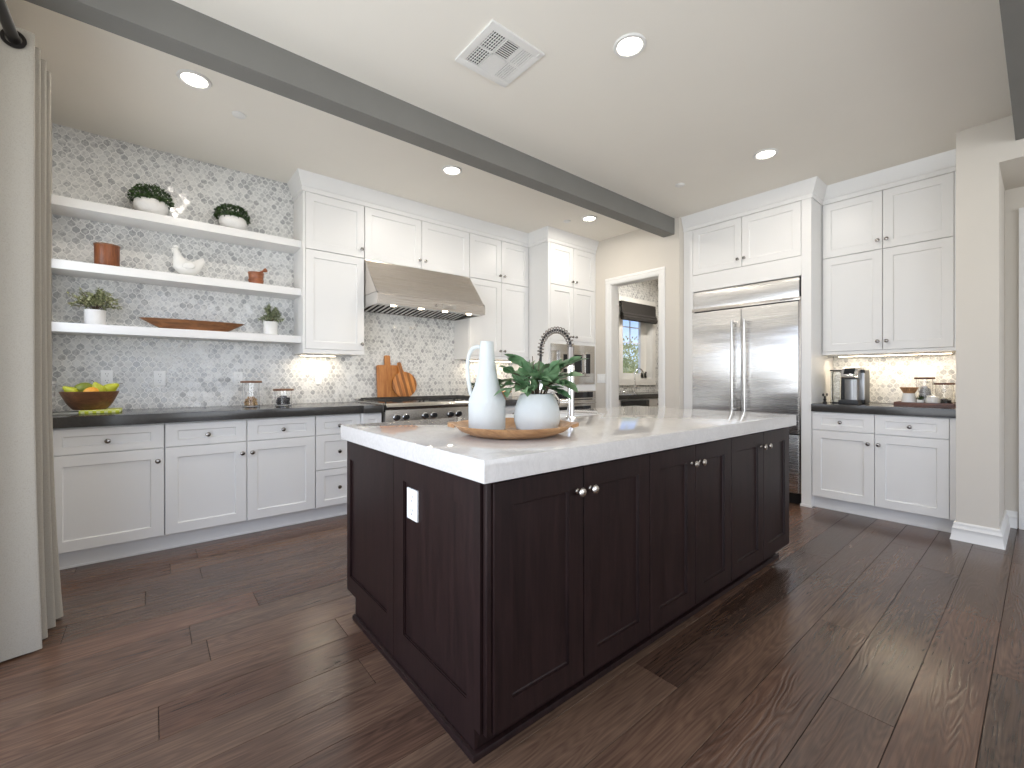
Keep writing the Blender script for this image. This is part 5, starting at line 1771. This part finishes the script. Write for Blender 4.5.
def curtain():
    t = thing('curtain', 'beige linen grommet curtain hanging beside the open shelves', 'curtain', (RODX, 2.8, 0))
    b = MB(); bm = b.bm
    # folds zigzag across the rod; the leading face looks at the room
    key = [(-0.505, 2.610), (-0.446, 2.628), (-0.383, 2.636), (-0.382, 2.652), (-0.505, 2.700), (-0.505, 2.715), (-0.383, 2.738), (-0.382, 2.753), (-0.500, 2.790), (-0.500, 2.805), (-0.377, 2.822), (-0.376, 2.838), (-0.500, 2.880), (-0.500, 2.895), (-0.374, 2.915), (-0.373, 2.930), (-0.495, 2.965)]
    P = smooth_path([Vector((x, y, 0)) for x, y in key], 5)
    nz = 26
    rows = []
    N_ = len(P)
    for i in range(nz + 1):
        f = i / nz
        z = 0.008 + (2.556 - 0.008) * f
        flare = (1 - f) ** 4.0
        row = []
        for k, p in enumerate(P):
            u = k / (N_ - 1)
            x = p.x; y = p.y
            # hem flares outward and the folds soften and wander on the way down
            x += flare * (0.010 + 0.024 * u) * (1 if p.x > -0.45 else 0.25) + 0.003 * math.sin(7 * f + 9 * u) * (1 - f)
            y += flare * (0.02 + 0.03 * u) + 0.008 * math.sin(4.2 * f + 14 * u) * (1 - f)
            x = max(x, XL + 0.008)
            row.append(bm.verts.new((x, y, z)))
        rows.append(row)
    for a, c in zip(rows, rows[1:]):
        for k in range(N_ - 1):
            bm.faces.new((a[k], a[k + 1], c[k + 1], c[k]))
    o = b.build('panel', M_LINEN, t, angle=80)
    md = o.modifiers.new('thickness', 'SOLIDIFY'); md.thickness = 0.0035; md.offset = 0
    gr = MB()
    q = Vector((0.0, 1, 0)).to_track_quat('Z', 'Y').to_matrix()
    gr.lathe([(0.024, 0), (0.036, 0), (0.037, 0.002), (0.036, 0.005), (0.024, 0.005), (0.024, 0)], (RODX, 2.617, 2.500), 32, q)
    gr.build('grommet', M_DARKROD, t)
    return t


curtain()

# ------------------------------------------------------------------ pantry
c = thing('pantry_cabinet', 'white pantry base cabinets seen through the doorway', 'cabinet', (6.0, 3.99, 0))
carcass(c, 4.62, 7.59, TF + 0.02, W - 0.001, 0.105, 0.848)
fp = F_back(TF)
for u0, u1 in ((4.62, 4.945), (5.575, 6.08), (6.08, 6.585), (6.585, 7.09), (7.09, 7.59)):
    door(fp, c, u0, u1, 0.69, 0.842, M_CAB, ((u0 + u1) / 2, 0.757), 'drawer', rail=0.045)
    door(fp, c, u0, u1, 0.112, 0.687, M_CAB, (u1 - 0.04, 0.605))
tag(MB().box(4.60, 7.595, 3.635, W - 0.001, 0.850, 0.914, 0.003).build('countertop', M_DARKTOP), 'charcoal pantry countertop below the window', 'countertop')
b = MB(); b.box(4.95, 5.57, 3.628, TF + 0.019, 0.60, 0.832, 0.008); tag(b.build('pantry_sink', M_BLKGLASS), 'black apron-front pantry sink below the dark counter', 'sink')
p = thing('pantry_faucet', 'slim chrome gooseneck faucet in front of the pantry window', 'faucet', (5.96, 4.15, 0.9145))
b = MB(); b.lathe([(0.026, 0.9145), (0.026, 0.922), (0.014, 0.93), (0.0, 0.93)], (5.96, 4.15, 0), 20); b.build('base', M_CHROME, p)
pts = [Vector((5.96, 4.15, 0.92)), Vector((5.96, 4.15, 1.10)), Vector((5.96, 4.15, 1.20))] + [Vector((5.96 + 0.10 - 0.10 * math.cos(PI * i / 12), 4.15 - 0.03 * i / 12, 1.20 + 0.10 * math.sin(PI * i / 12))) for i in range(1, 13)] + [Vector((6.165, 4.12, 1.15))]
MB().tube(pts, 0.011, 12).build('spout', M_CHROME, p)
MB().cyl((5.96, 4.15, 1.0), (6.03, 4.13, 1.02), 0.009, 0.007, 10).build('lever_handle', M_CHROME, p)
p = thing('soap_dispenser', 'short chrome soap dispenser left of the pantry faucet', 'soap dispenser', (5.70, 4.17, 0.9145))
MB().lathe([(0.018, 0.9145), (0.018, 0.93), (0.010, 0.94), (0.010, 0.985), (0.0, 0.986)], (5.70, 4.17, 0), 16).build('body', M_CHROME, p)
MB().tube([(5.70, 4.17, 0.98), (5.71, 4.15, 0.99), (5.715, 4.12, 0.985)], 0.006).build('spout', M_CHROME, p)

s_ = thing('roman_shade', 'dark brown roman shade half raised at the pantry window', 'window shade', (6.195, 4.25, 2.07))
MB().box(WX0 - 0.11, WX1 + 0.01, W - 0.075, W - 0.024, 2.30, 2.372, 0.004).build('headrail', M_SHADE, s_)
b = MB()
b.prism([(W - 0.080, 2.372), (W - 0.084, 2.20), (W - 0.100, 2.155), (W - 0.118, 2.125), (W - 0.112, 2.085), (W - 0.085, 2.068), (W - 0.060, 2.075), (W - 0.05, 2.13), (W - 0.060, 2.20), (W - 0.076, 2.30), (W - 0.0755, 2.372)], 'x', WX0 - 0.11, WX1 + 0.012)
b.build('fabric', M_SHADE, s_)
b = MB(); b.prism([(W - 0.088, 2.195), (W - 0.108, 2.165), (W - 0.104, 2.150), (W - 0.086, 2.180)], 'x', WX0 - 0.11, WX1 + 0.012); b.build('fold', M_SHADE, s_)
area('pantry_fill', (5.9, 3.4, H - 0.03), (0, 0, 0), 0.3, 0.3, 26, (1, 0.95, 0.88), 'DISK')  # fill lamp added to brighten the pantry; the unseen can below is added too
t = thing('recessed_light', 'unseen recessed light added to brighten the pantry', 'ceiling light', (5.9, 3.4, H - 0.012), 'recessed ceiling lights')
MB().lathe([(0.062, H - 0.0005), (0.083, H - 0.0005), (0.085, H - 0.004), (0.080, H - 0.010), (0.066, H - 0.011), (0.062, H - 0.006), (0.062, H - 0.0005)], (5.9, 3.4, 0), 40).build('trim_ring', M_TRIM, t)
MB().lathe([(0.0, H - 0.004), (0.0625, H - 0.004), (0.0625, H - 0.0006), (0.0, H - 0.0006)], (5.9, 3.4, 0), 32).build('lens', M_LENS, t)

# ------------------------------------------------------------------ outside the pantry window
b = MB(); bm = b.bm
n = 40
grid = []
for i in range(n + 1):
    row = []
    for j in range(n + 1):
        x = -20 + 80 * i / n; y = W + 1.5 + 60 * j / n
        d = (y - W - 1.5)
        z = -0.6 + max(0, d - 8) * 0.13 + 0.5 * math.sin(x * 0.21) * min(1, d / 20) + 0.3 * math.sin(y * 0.4 + x * 0.13)
        row.append(bm.verts.new((x, y, z)))
    grid.append(row)
for i in range(n):
    for j in range(n):
        bm.faces.new((grid[i][j], grid[i + 1][j], grid[i + 1][j + 1], grid[i][j + 1]))
o = b.build('hillside', M_HILL); o['kind'] = 'structure'


def tree(label, x, y, z, h, r, seed):
    t = thing('olive_tree', label, 'tree', (x, y, z))
    b = MB(); b.tube([(x, y, z), (x + 0.1, y, z + h * 0.35), (x, y + 0.1, z + h * 0.6)], [0.10, 0.07, 0.03], 8)
    b.tube([(x + 0.08, y, z + h * 0.3), (x + 0.5, y, z + h * 0.55)], [0.05, 0.02], 6); b.tube([(x + 0.08, y, z + h * 0.3), (x - 0.4, y - 0.1, z + h * 0.6)], [0.05, 0.02], 6)
    b.build('trunk', M_TRUNK, t)
    b = MB(); rnd = random.Random(seed)
    for k in range(12):
        c = Vector((x + rnd.uniform(-.7, .7) * r, y + rnd.uniform(-.7, .7) * r, z + h * rnd.uniform(0.35, 0.85)))
        dome_leaves(b, c, r * 0.45, r * 0.45, r * 0.38, 260, 0.11, 0.05, seed * 10 + k, -1)
    b.build('crown', M_TREE, t, smooth=False)


tree('pale olive-green tree seen through the pantry window', 11.0, 8.4, -0.5, 2.95, 1.10, 21)
b = MB()
for k in range(6):
    dome_leaves(b, (8.2 + 0.35 * k, 6.2 + 0.1 * k, 0.62), 0.36, 0.34, 0.36, 150, 0.08, 0.05, 80 + k, -0.6)
tag(b.build('shrub_hedge', M_SHRUB, smooth=False), 'dark low shrubs below the tree outside the pantry window', 'hedge')

for o in bpy.data.objects:
    if '_org' in o:
        del o['_org']
